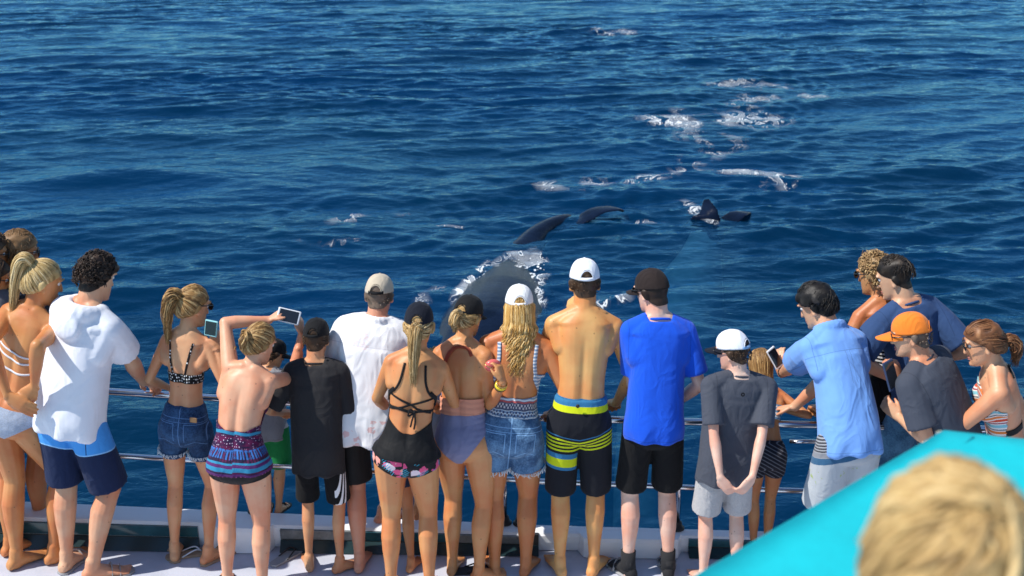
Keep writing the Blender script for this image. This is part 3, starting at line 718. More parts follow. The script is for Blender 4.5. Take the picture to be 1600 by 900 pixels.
def cap(P, crown, brim=None, strapm=None, turn=0, tilt=0, closed=False, dz=0.0, low=0.0, big=1.0, inner=None):
    k = P.k; hs = k.hs * big; R = k.Rh @ frame(turn, tilt); c0 = hl(k, 0, -.004, .022 + dz); a, b, h = .0815, .107, .104
    nu, nv = 72, 20; V = []
    for j in range(nv + 1):
        ph = math.pi / 2 * (j / nv) ** 1.0; cz = math.sin(ph); cr = math.cos(ph) ** .82
        for i in range(nu):
            t = 6.2832 * i / nu; sm = abs(math.sin(t * 3)) ; g = 1 - .012 * math.exp(-(sm / .07) ** 2) * (1 if cr > .1 else 0)
            x, y = math.cos(t) * a * cr * g, math.sin(t) * b * cr * g; z = cz * h * g
            if y < 0: z -= .014 * (-y / b) ** 2 * (1 - j / nv)
            if y > 0: z += .010 * math.sin(ph) * (1 - cz) * 2 * (y / b)
            V.append((x, y, z))
    V = np.array(V); F = np.array([(j * nu + i, j * nu + (i + 1) % nu, (j + 1) * nu + (i + 1) % nu, (j + 1) * nu + i) for j in range(nv) for i in range(nu)])
    if closed: f = np.ones(len(V))
    else: f = np.where(V[:, 1] < 0, np.sqrt((V[:, 0] / .036) ** 2 + ((V[:, 2] - .0) / .046) ** 2) - 1, 1.0)
    V2, T, _ = clip(V, F, f, ()); N = unit_rows(V2 * (1 / a ** 2, 1 / b ** 2, 1 / h ** 2)); w = Wob(3, 60)(V2); V2 = V2 + N * (w * .0008)[:, None]
    N2 = V2 / np.linalg.norm(V2, axis=1, keepdims=True)
    V3_, F3 = shell(V2, T, N2, .004); tow = lambda Q: c0 + (np.asarray(Q) * hs) @ R.T
    co = mesh_obj('cap', tow(V3_), F3.astype(np.int32), crown, P.root, attrs={'canon': ('FLOAT_VECTOR', V3_)}); sub(co)
    rm = lambda t, z, g=1.0: V3(math.cos(t) * a * g, math.sin(t) * b * g, z - (.014 * math.sin(t) ** 2 if math.sin(t) < 0 else 0))
    if not closed:
        S_ = []
        for i in range(17):
            t = rad(-90 - 34 + 68 * i / 16); S_.append((rm(t, -.001, 1.012), rm(t, .017, .990)))
        vv = [q for pr in S_ for q in pr]; n = len(vv); vv += [q * V3(.965, .965, 1) for q in vv]; ff = []
        for i in range(16):
            q = 2 * i; ff += [(q, q + 2, q + 3, q + 1), (n + q, n + q + 1, n + q + 3, n + q + 2), (q, n + q, n + q + 2, q + 2), (q + 1, q + 3, n + q + 3, n + q + 1)]
        ff += [(0, 1, n + 1, n), (n - 2, n + n - 2, n + n - 1, n - 1)]
        mesh_obj('strap', tow(vv), ff, strapm or crown, co, attrs={'canon': ('FLOAT_VECTOR', np.array(vv))})
        ar = [V3(.036 * math.cos(u), 0, .046 * math.sin(u)) for u in np.linspace(.25, 2.89, 18)]; ar2 = []
        for q in ar:
            zz = min(max(q[2], 0) / h, .98); cr = math.cos(math.asin(zz)) ** .82; y = -b * cr * math.sqrt(max(1 - (q[0] / (a * cr)) ** 2, 0)); ar2.append((q[0], y * 1.004, q[2] - .010 * (1 - zz)))
        tb = tube(ar2, .0028, 6); mesh_obj('binding', tow(tb[0]), tb[1], crown, co, attrs={'canon': ('FLOAT_VECTOR', tb[0])})
    top = []; bot = []; nb, mb = 22, 8; L = .072
    for i in range(nb + 1):
        u = -1 + 2 * i / nb; t = rad(90 + 62 * u); p0 = rm(t, .001, .985); shape = math.sqrt(max(1 - abs(u) ** 2.6, 0))
        for j in range(mb + 1):
            v = j / mb; y = p0[1] + v * L * shape + (.02 * shape * v); x = p0[0] * (1 - .10 * v); z = p0[2] - .020 * v * .8 - .024 * (x / a) ** 2 * (.3 + v * .7); top.append((x, y, z))
    n = len(top); vv = top + [(x, y * .998, z - .0045) for x, y, z in top]; ff = []
    for i in range(nb):
        for j in range(mb):
            q = i * (mb + 1) + j; w = q + mb + 1; ff += [(q, w, w + 1, q + 1), (n + q, n + q + 1, n + w + 1, n + w)]
        q = i * (mb + 1) + mb; ff.append((q, q + mb + 1, n + q + mb + 1, n + q)); q = i * (mb + 1); ff.append((q, n + q, n + q + mb + 1, q + mb + 1))
    mesh_obj('brim', tow(vv), ff, brim or crown, co, attrs={'canon': ('FLOAT_VECTOR', np.array(vv))})
    bt = ellipsoid(V3(0, 0, h * 1.0), np.eye(3), (.008, .008, .004), 10, 6); mesh_obj('button', tow(bt[0]), bt[1], crown, co, attrs={'canon': ('FLOAT_VECTOR', bt[0])})
    return co
def unit_rows(A): return A / (np.linalg.norm(A, axis=1, keepdims=True) + 1e-9)
def shades(P, mat='dark_lens', frame_mat='black_plastic', big=1.0, dz=0.0, up=0.0):
    k = P.k; fr = []; g = lambda x, y, z: hl(k, x, y, z + dz)
    for s in (-1, 1):
        lp = [g(s * .033 + .026 * big * math.cos(t), .107 - .35 * abs(s * .033 + .026 * math.cos(t)) ** 1.5, .012 + .020 * big * math.sin(t)) for t in np.linspace(0, 6.283, 17)]
        fr.append(tube(lp, .0028 * k.hs, 6))
        fr.append(tube(bez([g(s * .060, .098, .022), g(s * .074, .06, .020), g(s * .078, .0, .014), g(s * .079, -.02, .002)], 10), .0030 * k.hs, 6))
    fr.append(tube(bez([g(-.012, .109, .014), g(0, .113, .017), g(.012, .109, .014)], 6), .0028 * k.hs, 6))
    V, F = join(fr); o = mesh_obj('sunglasses', V, F, MAT[frame_mat], P.root); sub(o)
    for s in (-1, 1):
        v, f = ellipsoid(V3(0, 0, 0), np.eye(3), (.026 * big, .004, .0195 * big), 16, 8)
        v = np.array([g(s * .033 + q[0], .107 - .35 * abs(s * .033 + q[0]) ** 1.5 + q[1], .012 + q[2]) for q in v]); mesh_obj('lens', v, f, MAT[mat], o)
    return o
def phone(loc, d_up, nrm, label, case='phone_dark', lens=True, size=(.074, .150, .010), case2=None):
    """d_up: long axis; nrm: the way the screen faces"""
    up = unit(d_up); nrm = unit(V3(*nrm) - up * (V3(*nrm) @ up)); R = np.stack([np.cross(up, nrm), up, nrm], 1)
    rt = root('phone', tuple(loc), label, 'phone'); c = np.asarray(loc, float)
    v, f = box(c, size, R, .004); mesh_obj('case', v, f, MAT[case], rt, smooth=False)
    v, f = box(c + nrm * size[2] * .5, (size[0] * .86, size[1] * .84, .0016), R, .0004); mesh_obj('screen', v, f, MAT['screen'], rt, smooth=False)
    v, f = ellipsoid(c - nrm * size[2] * .5 + up * size[1] * .4 + R[:, 0] * size[0] * .3, R, (.007, .007, .002), 10, 6); mesh_obj('camera_lens', v, f, MAT['screen'], rt)
    return rt
def sandals(P, mat, strapmat=None, name='sandal', straps_=True):
    k = P.k; S = k.S
    for j in (0, 1):
        an, d = k.ank[j], k.foot[j]; z = V3(0, 0, 1); l = np.cross(d, z); g = V3(an[0], an[1], an[2] - .08 * S); rr = []
        for zz in (.002, .012):
            o = [(-.068, 0), (-.055, .032), (0, .036), (.06, .042), (.12, .050), (.17, .046), (.198, .022), (.20, -.0), (.195, -.03), (.165, -.05), (.11, -.050), (.05, -.040), (0, -.035), (-.05, -.031)]
            rr.append(np.array([g + d * a * S + l * b * S + z * zz for a, b in o]))
        so = mesh_obj(name, *loft(rr), mat, P.root); sub(so)
        if straps_:
            t = join([tube(bez([g + d * a * S + l * b * S + z * c * S for a, b, c in q], 10), .009 * S, 6, .35, up=d) for q in
                      ([(.07, -.049, .012), (.085, -.02, .058), (.09, .01, .06), (.085, .047, .012)], [(.13, -.052, .012), (.13, -.01, .042), (.125, .05, .012)])])
            mesh_obj('strap', t[0], t[1], strapmat or mat, so)
def band(P, name, mat, A, B, t, r, w=.008, label=None, flat=.35):
    """a bracelet or watch round a limb from A to B at t"""
    c = A + (B - A) * t; d = unit(B - A); a, b = axes_for(d, V3(0, 0, 1)); rg = []
    for dz, g in ((-w, 1.0), (-w, 1.12), (w, 1.12), (w, 1.0)): rg.append(ring(c + d * dz, a, b, r * g, r * g * .9, 18))
    V, F = loft(rg, False); return tag(mesh_obj(name, V, F, mat, P.root), label)
# ---------------------------------------------------------------- shared materials
MAT = {}
def M_(name, *a, **k): MAT[name] = material(name, *a, **k)[0]
M_('eye_white', (.75, .73, .70), .2); M_('iris', (.06, .04, .03), .15); M_('lip', (.42, .16, .13), .4)
M_('dark_lens', (.006, .006, .008), .06, 0, .8); M_('black_plastic', (.012, .012, .013), .3); M_('screen', (.012, .013, .018), .06, 0, .7)
M_('phone_dark', (.02, .022, .028), .35); M_('phone_white', (.75, .77, .80), .3); M_('phone_teal', (.25, .55, .58), .3); M_('phone_navy', (.03, .05, .11), .4)
M_('yellow_band', (.85, .62, .03), .5); M_('gold', (.75, .5, .18), .25, .9); M_('black_band', (.012, .012, .014), .6); M_('navy_rope', (.02, .05, .10), .8)
M_('sole_tan', (.35, .24, .16), .8); M_('sole_black', (.02, .02, .022), .7); M_('sole_grey', (.30, .30, .31), .75); M_('sock_black', (.012, .012, .014), .9); M_('coral_case', (.72, .14, .13), .25)
M_('thread_white', (.62, .66, .70), .9); M_('cord_white', (.78, .80, .84), .7)
_SK = dict(tan=(.50, .215, .075), tan2=(.47, .21, .085), tan3=(.55, .255, .10), tan4=(.47, .185, .065), gold=(.60, .315, .11), fair=(.60, .335, .20), fair2=(.57, .29, .145), fair3=(.60, .32, .18), pink=(.64, .345, .21), pale=(.66, .43, .33), sunburn=(.56, .25, .15))
_sk = {}
def SKIN(n):
    if n not in _sk: _sk[n] = skin_material('skin_' + n, _SK[n])
    return _sk[n]
_HR = dict(brown=((.018, .010, .006), (.055, .030, .016), (.13, .075, .04)), darkbrown=((.008, .005, .004), (.026, .015, .010), (.075, .045, .03)), black=((.004, .003, .003), (.010, .008, .007), (.035, .03, .028)),
           black2=((.008, .006, .005), (.022, .016, .012), (.08, .06, .045)), sandy=((.10, .055, .025), (.24, .135, .06), (.42, .27, .14)), blonde=((.18, .10, .035), (.54, .37, .15), (.84, .67, .38)),
           blonde2=((.12, .066, .024), (.42, .26, .10), (.74, .56, .30)), wavyblonde=((.16, .075, .018), (.52, .30, .085), (.85, .63, .30)), goldbrown=((.08, .040, .014), (.32, .175, .06), (.64, .43, .19)),
           greybrown=((.07, .05, .035), (.16, .115, .085), (.28, .22, .17)), longbrown=((.09, .045, .015), (.27, .145, .05), (.55, .36, .15)), curlyblonde=((.09, .05, .02), (.30, .18, .08), (.6, .42, .2)),
           redbrown=((.05, .018, .008), (.15, .06, .024), (.34, .16, .07)), childblonde=((.20, .12, .045), (.44, .29, .115), (.68, .50, .24)))
_hr = {}
def HAIR(n):
    if n not in _hr: _hr[n] = hair_material('hair_' + n, *_HR[n])
    return _hr[n]
# ---------------------------------------------------------------- the sea
WZ = -1.5
_r = np.random.default_rng(11); NW = 64
_lam = np.exp(np.linspace(math.log(.30), math.log(4.6), NW)) * _r.uniform(.92, 1.08, NW)
_dir = np.radians(95 + _r.normal(0, 17, NW) + np.where(_lam < .9, _r.normal(0, 12, NW), 0)); _kx = 2 * np.pi / _lam * np.cos(_dir); _ky = 2 * np.pi / _lam * np.sin(_dir)
_amp = .0054 * _lam ** .80 * _r.uniform(.5, 1.4, NW) * np.where(_lam > 1.8, .62, 1); _ph = _r.uniform(0, 6.28, NW)
def sea(x, y):
    """wave height above the mean sea level"""
    wx = x + .35 * np.sin(.31 * y + .8 * np.sin(.23 * x)) + .18 * np.sin(.9 * y + .5 * x); wy = y + .30 * np.sin(.27 * x + 1.3 + .6 * np.sin(.19 * y)) + .16 * np.sin(.8 * x + 2.)
    h = np.zeros_like(x); fade = np.clip((70 - np.hypot(x, y)) / 25, 0, 1)
    g = .75 + .45 * np.sin(.21 * x + .5 + np.sin(.17 * y)) * np.sin(.33 * y + 1 + .7 * np.sin(.25 * x))
    for i in range(NW):
        p = _kx[i] * wx + _ky[i] * wy + _ph[i]; s = np.sin(p)
        h += _amp[i] * (s - .36 * np.cos(2 * p)) * (g if _lam[i] < 1.6 else 1)
    for cx, cy, r0, am in SLICKS: h *= 1 - am * np.exp(-(((x - cx) / r0[0]) ** 2 + ((y - cy) / r0[1]) ** 2))
    for cx, cy, rr, am in RINGS:
        r = np.hypot(x - cx, (y - cy) * .8); h += am * np.sin(r * 15.5 + .8 * np.sin(3 * np.arctan2(y - cy, x - cx))) * np.exp(-((r - rr) / (.45 * rr)) ** 2)
    return h * fade
RINGS = [(3.2, 20.6, 1.4, .010), (.8, 19.9, 1.1, .009), (-2.3, 19.4, 1.3, .010), (4.2, 27.4, 2.2, .010), (5.8, 31.4, 1.8, .012), (1.2, 15.5, .7, .006), (1.2, 21.7, 1.0, .008)]
SLICKS = [(2.9, 17.2, (.9, 2.4), .55), (1.3, 24.2, (.9, .8), .6), (-.1, 16.2, (.9, 2.6), .5)]
def axis_(dense, lim, g=1.22):
    a = []
    for (s, e, d) in dense: a += list(np.arange(s, e, d))
    a.append(dense[-1][1]); d = dense[-1][2]
    while a[-1] < lim: d *= g; a.append(a[-1] + d)
    return np.array(a)
_xr = axis_([(0, 9, .05), (9, 22, .075)], 2500); _xs = np.concatenate([-_xr[:0:-1], _xr])
_yf = axis_([(7.3, 10.5, .10), (10.5, 34, .047), (34, 60, .09)], 3500); _yb = []; _d = .1; _y = 7.3
while _y > -600: _d *= 1.35; _y -= _d; _yb.append(_y)
_ys = np.concatenate([np.array(_yb[::-1]), _yf])
m, nt, bs = material('sea_water', (.004, .028, .062), .05, 0, .5)
out = nt.nodes['Material Output']; oc = objcoord(nt)
mp = nt.nodes.new('ShaderNodeMapping'); mp.inputs['Scale'].default_value = (.55, 1, 1); mp.inputs['Rotation'].default_value = (0, 0, .12); nt.links.new(oc, mp.inputs[0])
rip = noise(nt, mp.outputs[0], 9.0, 3, .55, .6); rip2 = noise(nt, mp.outputs[0], 2.2, 2, .5, .5)
bp = nt.nodes.new('ShaderNodeBump'); bp.inputs['Strength'].default_value = .7; bp.inputs['Distance'].default_value = .05
nt.links.new((rip * .5 + rip2 * .7).v, bp.inputs['Height'])
df = nt.nodes.new('ShaderNodeBsdfDiffuse'); tr = nt.nodes.new('ShaderNodeBsdfTransparent'); gl = nt.nodes.new('ShaderNodeBsdfGlossy')
big = noise(nt, oc, .12, 2)
nt.links.new(mix(nt, big.smooth(.35, .65), (.0003, .024, .066), (.0003, .031, .104)), df.inputs[0]); tr.inputs[0].default_value = (.30, .62, .78, 1)
gl.inputs['Roughness'].default_value = .03; gl.inputs[0].default_value = (.40, .80, 1, 1)
fr = nt.nodes.new('ShaderNodeFresnel'); fr.inputs['IOR'].default_value = 1.34
nt.links.new(bp.outputs[0], gl.inputs['Normal']); nt.links.new(bp.outputs[0], fr.inputs['Normal']); nt.links.new(bp.outputs[0], df.inputs['Normal'])
m1 = nt.nodes.new('ShaderNodeMixShader'); m1.inputs[0].default_value = .48; nt.links.new(df.outputs[0], m1.inputs[1]); nt.links.new(tr.outputs[0], m1.inputs[2])
m2 = nt.nodes.new('ShaderNodeMixShader'); nt.links.new(fr.outputs[0], m2.inputs[0]); nt.links.new(m1.outputs[0], m2.inputs[1]); nt.links.new(gl.outputs[0], m2.inputs[2])
nt.links.new(m2.outputs[0], out.inputs['Surface']); WATER = m
gx, gy = np.meshgrid(_xs, _ys); gz = WZ + sea(gx, gy); n0, n1 = gx.shape
idx = np.arange(n0 * n1).reshape(n0, n1)
q = np.stack([idx[:-1, :-1].ravel(), idx[:-1, 1:].ravel(), idx[1:, 1:].ravel(), idx[1:, :-1].ravel()], 1)
tag(mesh_obj('sea', np.stack([gx.ravel(), gy.ravel(), gz.ravel()], 1), q, WATER), kind='structure')
m, nt, bs = material('deep_water', (.002, .02, .04), 1.0, 0, 0)
nt.links.new(mix(nt, noise(nt, objcoord(nt), .35, 3).smooth(.3, .7), (.0004, .022, .048), (.0005, .028, .070)), bs.inputs['Base Color'])
tag(mesh_obj('deep_water', [(-2400, -590, -9), (2400, -590, -9), (2400, 3400, -9), (-2400, 3400, -9)], [(0, 1, 2, 3)], m), kind='structure')

# foam: lacy sheets lying on the waves
m, nt, bs = material('foam', (.82, .86, .88), .6, 0, .3); FOAM = m
oc = objcoord(nt); mk = X(nt, attr(nt, 'm').outputs['Fac'])
mp = nt.nodes.new('ShaderNodeMapping'); mp.inputs['Scale'].default_value = (1.0, .8, 1); nt.links.new(oc, mp.inputs[0])
mp.inputs['Scale'].default_value = (1.0, .55, 1); n1_ = noise(nt, mp.outputs[0], 2.6, 4, .55, 1.2); n3_ = noise(nt, mp.outputs[0], 1.5, 2); vo = X(nt, voronoi(nt, mp.outputs[0], 13, 1))
mm = mk * n3_.smooth(.36, .62).max(mk - 1.0); ln = (mm * .030 - (n1_ - .5).abs()) * 42; dt = (mm * .22 - vo) * 9
nt.links.new(((ln.max(dt).clamp() * .9).max((mm - .12).clamp() * n1_.smooth(.42, .62) * .38) * mk.smooth(.04, .15)).v, bs.inputs['Alpha'])
def foam(pts, w, dens=1.0, step=.035, seed=0, lift=.012, label=None):
    """a band of foam of half-width w (number or list) along the polyline pts on the sea"""
    G = bez([(a, b, 0) for a, b in pts], max(3, int(sum(math.dist(pts[i], pts[i + 1]) for i in range(len(pts) - 1)) / step))) if len(pts) > 1 else None
    n = len(G); T = np.gradient(G, axis=0); N = np.stack([-T[:, 1], T[:, 0], T[:, 2] * 0], 1); N /= np.linalg.norm(N, axis=1, keepdims=True)
    wv = np.interp(np.linspace(0, 1, n), np.linspace(0, 1, len(w)), w); k = max(4, int(max(w) * 2 / step)); u = np.linspace(-1, 1, k)
    P = G[:, None, :] + N[:, None, :] * (wv[:, None] * u[None])[..., None]; x, y = P[..., 0], P[..., 1]; z = WZ + sea(x, y) + lift
    e = np.linspace(0, 1, n); ends = np.clip(np.minimum(e, 1 - e) * 6, 0, 1)
    mk = (1 - u[None] ** 2) * ends[:, None] * dens; idx = np.arange(n * k).reshape(n, k)
    F = np.stack([idx[:-1, :-1].ravel(), idx[1:, :-1].ravel(), idx[1:, 1:].ravel(), idx[:-1, 1:].ravel()], 1)
    tag(mesh_obj('foam', np.stack([x.ravel(), y.ravel(), z.ravel()], 1), F, FOAM, attrs={'m': ('FLOAT', mk.ravel())}), label, kind='stuff')
foam([(.25, 18.0), (.05, 18.7), (-.6, 19.0), (-1.6, 19.2)], [.10, .16, .08, .04], 0.75, seed=3)
foam([(.3, 21.3), (1.0, 21.8), (1.9, 22.0)], [.3, .8, .4], 0.90, seed=4)
foam([(1.9, 19.4), (2.5, 19.6)], [.2, .15], 0.75, seed=5)
foam([(2.7, 22.3), (3.3, 22.8), (4.4, 22.6), (5.0, 22.0)], [.25, .5, .35, .2], 1.19, seed=6)
foam([(2.8, 20.9), (3.05, 20.0), (3.2, 19.2)], [.15, .22, .08], 1.00, seed=7)
foam([(2.6, 26.8), (3.6, 27.4), (5.0, 27.6), (6.2, 28.2)], [.7, 1.5, 1.5, .6], 0.98, seed=8)
foam([(4.7, 32.2), (5.8, 32.0), (7.0, 30.8), (7.3, 29.8)], [.4, .9, .6, .3], 0.94, seed=9)
foam([(2.2, 42.2), (3.3, 42.0), (4.3, 42.0)], [.4, .8, .4], 0.81, seed=10)
foam([(-2.9, 19.1), (-2.3, 19.8), (-1.5, 20.1)], [.2, .4, .2], 0.78, seed=11)
foam([(.5, 15.75), (1.1, 15.5), (1.7, 15.9)], [.12, .22, .16], 0.94, seed=12)
foam([(-1.35, 14.8), (-1.15, 15.6), (-.9, 16.3)], [.1, .2, .1], 0.75, seed=13)
foam([(3.2, 24.2), (4.0, 24.8), (4.8, 25.0)], [.2, .5, .3], 0.69, seed=14)
foam([(-3.3, 18.3), (-2.7, 18.2), (-2.2, 18.4)], [.1, .18, .1], 0.62, seed=15)

foam([(3.3, 23.0), (3.7, 24.2), (4.0, 25.6), (4.0, 26.8)], [.3, .6, .9, .7], .85, seed=31)
foam([(5.2, 28.6), (5.8, 29.8), (6.2, 31.0)], [.6, .9, .6], .75, seed=32)
foam([(4.2, 21.2), (4.7, 21.9), (5.1, 22.4)], [.2, .35, .2], 1.0, seed=33)
foam([(1.9, 21.6), (2.6, 22.4), (3.0, 23.2)], [.2, .4, .3], .8, seed=34)


# ---------------------------------------------------------------- whales
m, nt, bs = material('whale_skin', (.02, .024, .034), .3, 0, .07); WHALE = m
oc = objcoord(nt); n = noise(nt, oc, 2.2, 5, .65); n2 = noise(nt, oc, 17, 4, .7, .5)
c = mix(nt, n.smooth(.3, .75), (.002, .005, .014), (.006, .013, .034)); c = mix(nt, n2.smooth(.68, .80) * .35, c, (.035, .05, .075))
nt.links.new(c, bs.inputs['Base Color']); nt.links.new((.13 + n2 * .2).v, bs.inputs['Roughness'])
bump(nt, bs, n2 * .7 + n * .5, .28, .02)
def whale(name, pts, rad_, label, pale=None, fins=(), group=None, mat=None, voxel=.035, fmat=None):
    P = bez(pts, 60); n = len(P); rr = np.interp(np.linspace(0, 1, n), np.linspace(0, 1, len(rad_)), rad_)
    T = np.gradient(P, axis=0); rg = []
    for i in range(n):
        a, b = axes_for(T[i], V3(0, 0, 1)); rg.append(ring(P[i], a, b, rr[i], rr[i] * .92, 28, 2.0))
    rt = root(name, tuple(P[n // 2]), label, 'whale', group)
    V, F = loft(rg); V, q = remesh(V, F, voxel, 2); w = Wob(4, 2.2)(V); V = V + normals(V, q) * (w * .012)[:, None]
    mesh_obj('body', V, q.astype(np.int32), mat or WHALE, rt)
    for fn, parts in fins:
        V, F = join(parts); V, q = remesh(V, F, .02, 3); mesh_obj(fn, V, q.astype(np.int32), fmat or mat or WHALE, rt)
    return rt
def blade(P, ch, th, up, n=14):
    """a fin: chord ch and thickness th along the curve P"""
    G = bez(P, 22); T = np.gradient(G, axis=0); c = np.interp(np.linspace(0, 1, 22), np.linspace(0, 1, len(ch)), ch); rg = []
    for i in range(22):
        a, b = axes_for(T[i], up); rg.append(ring(G[i], a, b, c[i], max(th * c[i], .022), n, 2.0))
    return loft(rg)
Z = V3(0, 0, 1)
whale('whale', [(-1.05, 10.6, -2.7), (-.70, 12.8, -2.22), (-.32, 14.8, -2.08), (-.12, 16.2, -2.08), (.0, 17.3, -2.02), (.10, 17.95, -1.84), (.24, 18.45, -1.64), (.50, 19.05, -1.54), (.84, 19.6, -1.54), (1.0, 19.9, -1.66)],
      [.3, .72, .86, .80, .60, .40, .24, .18, .13, .10], 'dark navy whale with its wet back and tail at the surface beside the boat',
      fins=[('tail_fluke', [blade([(.80, 19.60, -1.60), (1.05, 19.45, -1.50), (1.35, 19.55, -1.36), (1.62, 19.62, -1.34), (1.78, 19.75, -1.42)], [.16, .22, .20, .14, .03], .13, Z), blade([(.86, 19.62, -1.62), (.72, 19.95, -1.68), (.45, 20.35, -1.78), (.15, 20.6, -1.9)], [.16, .24, .2, .04], .13, Z)]),
            ('flipper', [blade([(.2, 14.6, -1.98), (.7, 15.0, -1.66), (1.15, 15.15, -1.55), (1.6, 15.25, -1.60)], [.25, .30, .24, .06], .16, Z)])])
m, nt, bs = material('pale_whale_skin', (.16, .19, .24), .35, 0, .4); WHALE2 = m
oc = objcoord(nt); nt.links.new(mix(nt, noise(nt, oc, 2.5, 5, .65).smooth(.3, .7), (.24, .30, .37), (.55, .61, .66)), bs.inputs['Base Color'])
whale('whale', [(1.35, 12.4, -3.0), (1.80, 14.4, -2.58), (2.2, 16.2, -2.40), (2.6, 17.9, -2.22), (2.95, 19.2, -2.06), (3.22, 20.4, -1.92), (3.45, 21.6, -1.86), (3.55, 22.3, -1.95)],
      [.25, .52, .62, .52, .34, .22, .15, .10], 'pale grey whale swimming submerged with only its fin breaking the surface',
      fins=[('dorsal_fin', [blade([(3.04, 19.75, -1.80), (3.10, 19.62, -1.48), (3.12, 19.95, -1.28)], [.34, .22, .05], .12, unit(V3(.3, 1, 0)))]),
            ('tail_fluke', [blade([(3.1, 19.5, -1.78), (3.35, 19.55, -1.60), (3.62, 19.75, -1.46), (3.85, 20.0, -1.52)], [.16, .22, .17, .04], .13, Z)])], mat=WHALE2, fmat=WHALE)

# broken water along the near whale's waterline
_p = bez([(-.70, 12.8, -2.22), (-.32, 14.8, -2.08), (-.12, 16.2, -2.08), (.0, 17.3, -2.02), (.08, 17.8, -1.98)], 30); _L, _Rr = [], []
for q in _p[7:]:
    r = float(np.interp(q[1], [12.8, 14.8, 16.2, 17.3, 17.8], [.72, .86, .80, .60, .46])); s_ = 1 - ((WZ - q[2]) / (.92 * r)) ** 2; hw = r * math.sqrt(max(s_, .02)); _L.append((q[0] - hw, q[1])); _Rr.append((q[0] + hw, q[1]))
foam(_L[::3] + [(.0, 18.1)], [.10, .14, .16, .20, .26, .18], 1.4, seed=21, step=.03, lift=.03); foam(_Rr[::3] + [(.15, 18.2)], [.08, .14, .24, .36, .40, .25], 1.55, seed=22, step=.03, lift=.03)

# murky water: an even haze of scattering just under the surface, so that what swims deeper fades into blue
mk_ = bpy.data.materials.new('murk'); mk_.use_nodes = True; nt = mk_.node_tree; nt.nodes.remove(nt.nodes['Principled BSDF'])
pv = nt.nodes.new('ShaderNodeVolumePrincipled'); pv.inputs['Color'].default_value = (.02, .30, .55, 1); pv.inputs['Density'].default_value = .3; pv.inputs['Anisotropy'].default_value = .3
nt.links.new(pv.outputs[0], nt.nodes['Material Output'].inputs['Volume'])
v, f = box((1.2, 19, -5.35), (30, 24, 7.2)); tag(mesh_obj('murky_water', v, f, mk_, smooth=False), kind='stuff')


# ---------------------------------------------------------------- the boat's side deck, gunwale and rails
m, nt, bs = material('deck_paint', (.50, .51, .55), .55); DECK = m
oc = objcoord(nt); n = noise(nt, oc, 3, 5, .6); n2 = noise(nt, oc, 40, 3)
nt.links.new(mix(nt, n.smooth(.4, .75) * .55 + n2.smooth(.6, .8) * .2, (.50, .52, .60), (.32, .34, .40)), bs.inputs['Base Color']); bump(nt, bs, voronoi(nt, oc, 160), .25, .003)
m, nt, bs = material('white_gelcoat', (.80, .81, .83), .28); GEL = m
oc = objcoord(nt); nt.links.new(mix(nt, noise(nt, oc, 4, 6, .7).smooth(.5, .8) * .4, (.82, .83, .85), (.60, .60, .60)), bs.inputs['Base Color']); nt.links.new((.22 + noise(nt, oc, 9, 3) * .2).v, bs.inputs['Roughness'])
m, nt, bs = material('teal_panel', (.012, .07, .085), .12, 0, .6); PANEL = m
oc = objcoord(nt); nt.links.new(mix(nt, noise(nt, oc, 5, 4, .6).smooth(.3, .75), (.008, .045, .06), (.03, .11, .13)), bs.inputs['Base Color'])
m, nt, bs = material('shaded_grey_panel', (.13, .14, .14), .45); SHADEP = m  # grey shade of the inner face put into the panel colour
oc = objcoord(nt); nt.links.new(mix(nt, noise(nt, oc, 6, 6, .7).smooth(.35, .7), (.09, .10, .10), (.24, .25, .25)), bs.inputs['Base Color'])
m, nt, bs = material('shade_strip_dark', (.01, .03, .035), .25); SHADE_STRIP = m  # dark colour stands for the deep shade along the gunwale's base
m, nt, bs = material('polished_steel', (.72, .72, .74), .10, 1.0); STEEL = m
nt.links.new((.07 + noise(nt, objcoord(nt), 25, 3) * .12).v, bs.inputs['Roughness'])
m, nt, bs = material('black_rubber', (.015, .015, .016), .6); RUBBER = m
BX = [-6.0, -4.0, -2.5, 0.2, 1.1, 3.0, 6.0]
def bi(x, v): return np.interp(x, BX, v)
OUT_Y = [7.3, 7.18, 7.08, 6.93, 6.89, 6.80, 6.62]; IN_Y = [6.92, 6.88, 6.82, 6.75, 6.73, 6.64, 6.46]; TOP_Z = [.21, .20, .18, .125, .12, .11, .10]
RZ_T = [1.06, 1.0, .95, .838, .832, .82, .80]; RZ_L = [.62, .57, .525, .42, .40, .385, .37]
xs = np.linspace(-6, 6, 121)
boat = root('tour_boat', (0, 4, 0), 'white sightseeing boat with lilac-grey side deck and low moulded gunwale', 'boat')
def along(prof, x0, x1, name, mat, n=None, parent=None, attr_=None):
    """sweep a closed profile given as a function of x along the boat's side"""
    n = n or max(2, int((x1 - x0) / .1)); rg = [prof(x) for x in np.linspace(x0, x1, n)]
    V, F = loft([np.array(r, float) for r in rg]); return mesh_obj(name, V, F, mat, parent or boat, smooth=False)
along(lambda x: [(x, -.6, 0), (x, bi(x, OUT_Y) - .06, 0), (x, bi(x, OUT_Y) - .06, -.12), (x, -.6, -.12)], -6, 6, 'deck', DECK)
def gun_prof(x, y0):
    a, o, t = y0, bi(x, OUT_Y), bi(x, TOP_Z)
    return [(x, a, .004), (x, a - .012, t * .5), (x, a - .015, t - .018), (x, a - .004, t - .004), (x, a + .02, t), (x, o - .03, t + .004), (x, o - .006, t - .008), (x, o, t - .03), (x, o + .02, -.4), (x, o - .05, -.4), (x, o - .05, .004)]
along(lambda x: gun_prof(x, bi(x, IN_Y) + .075), -6, 6, 'gunwale', GEL)
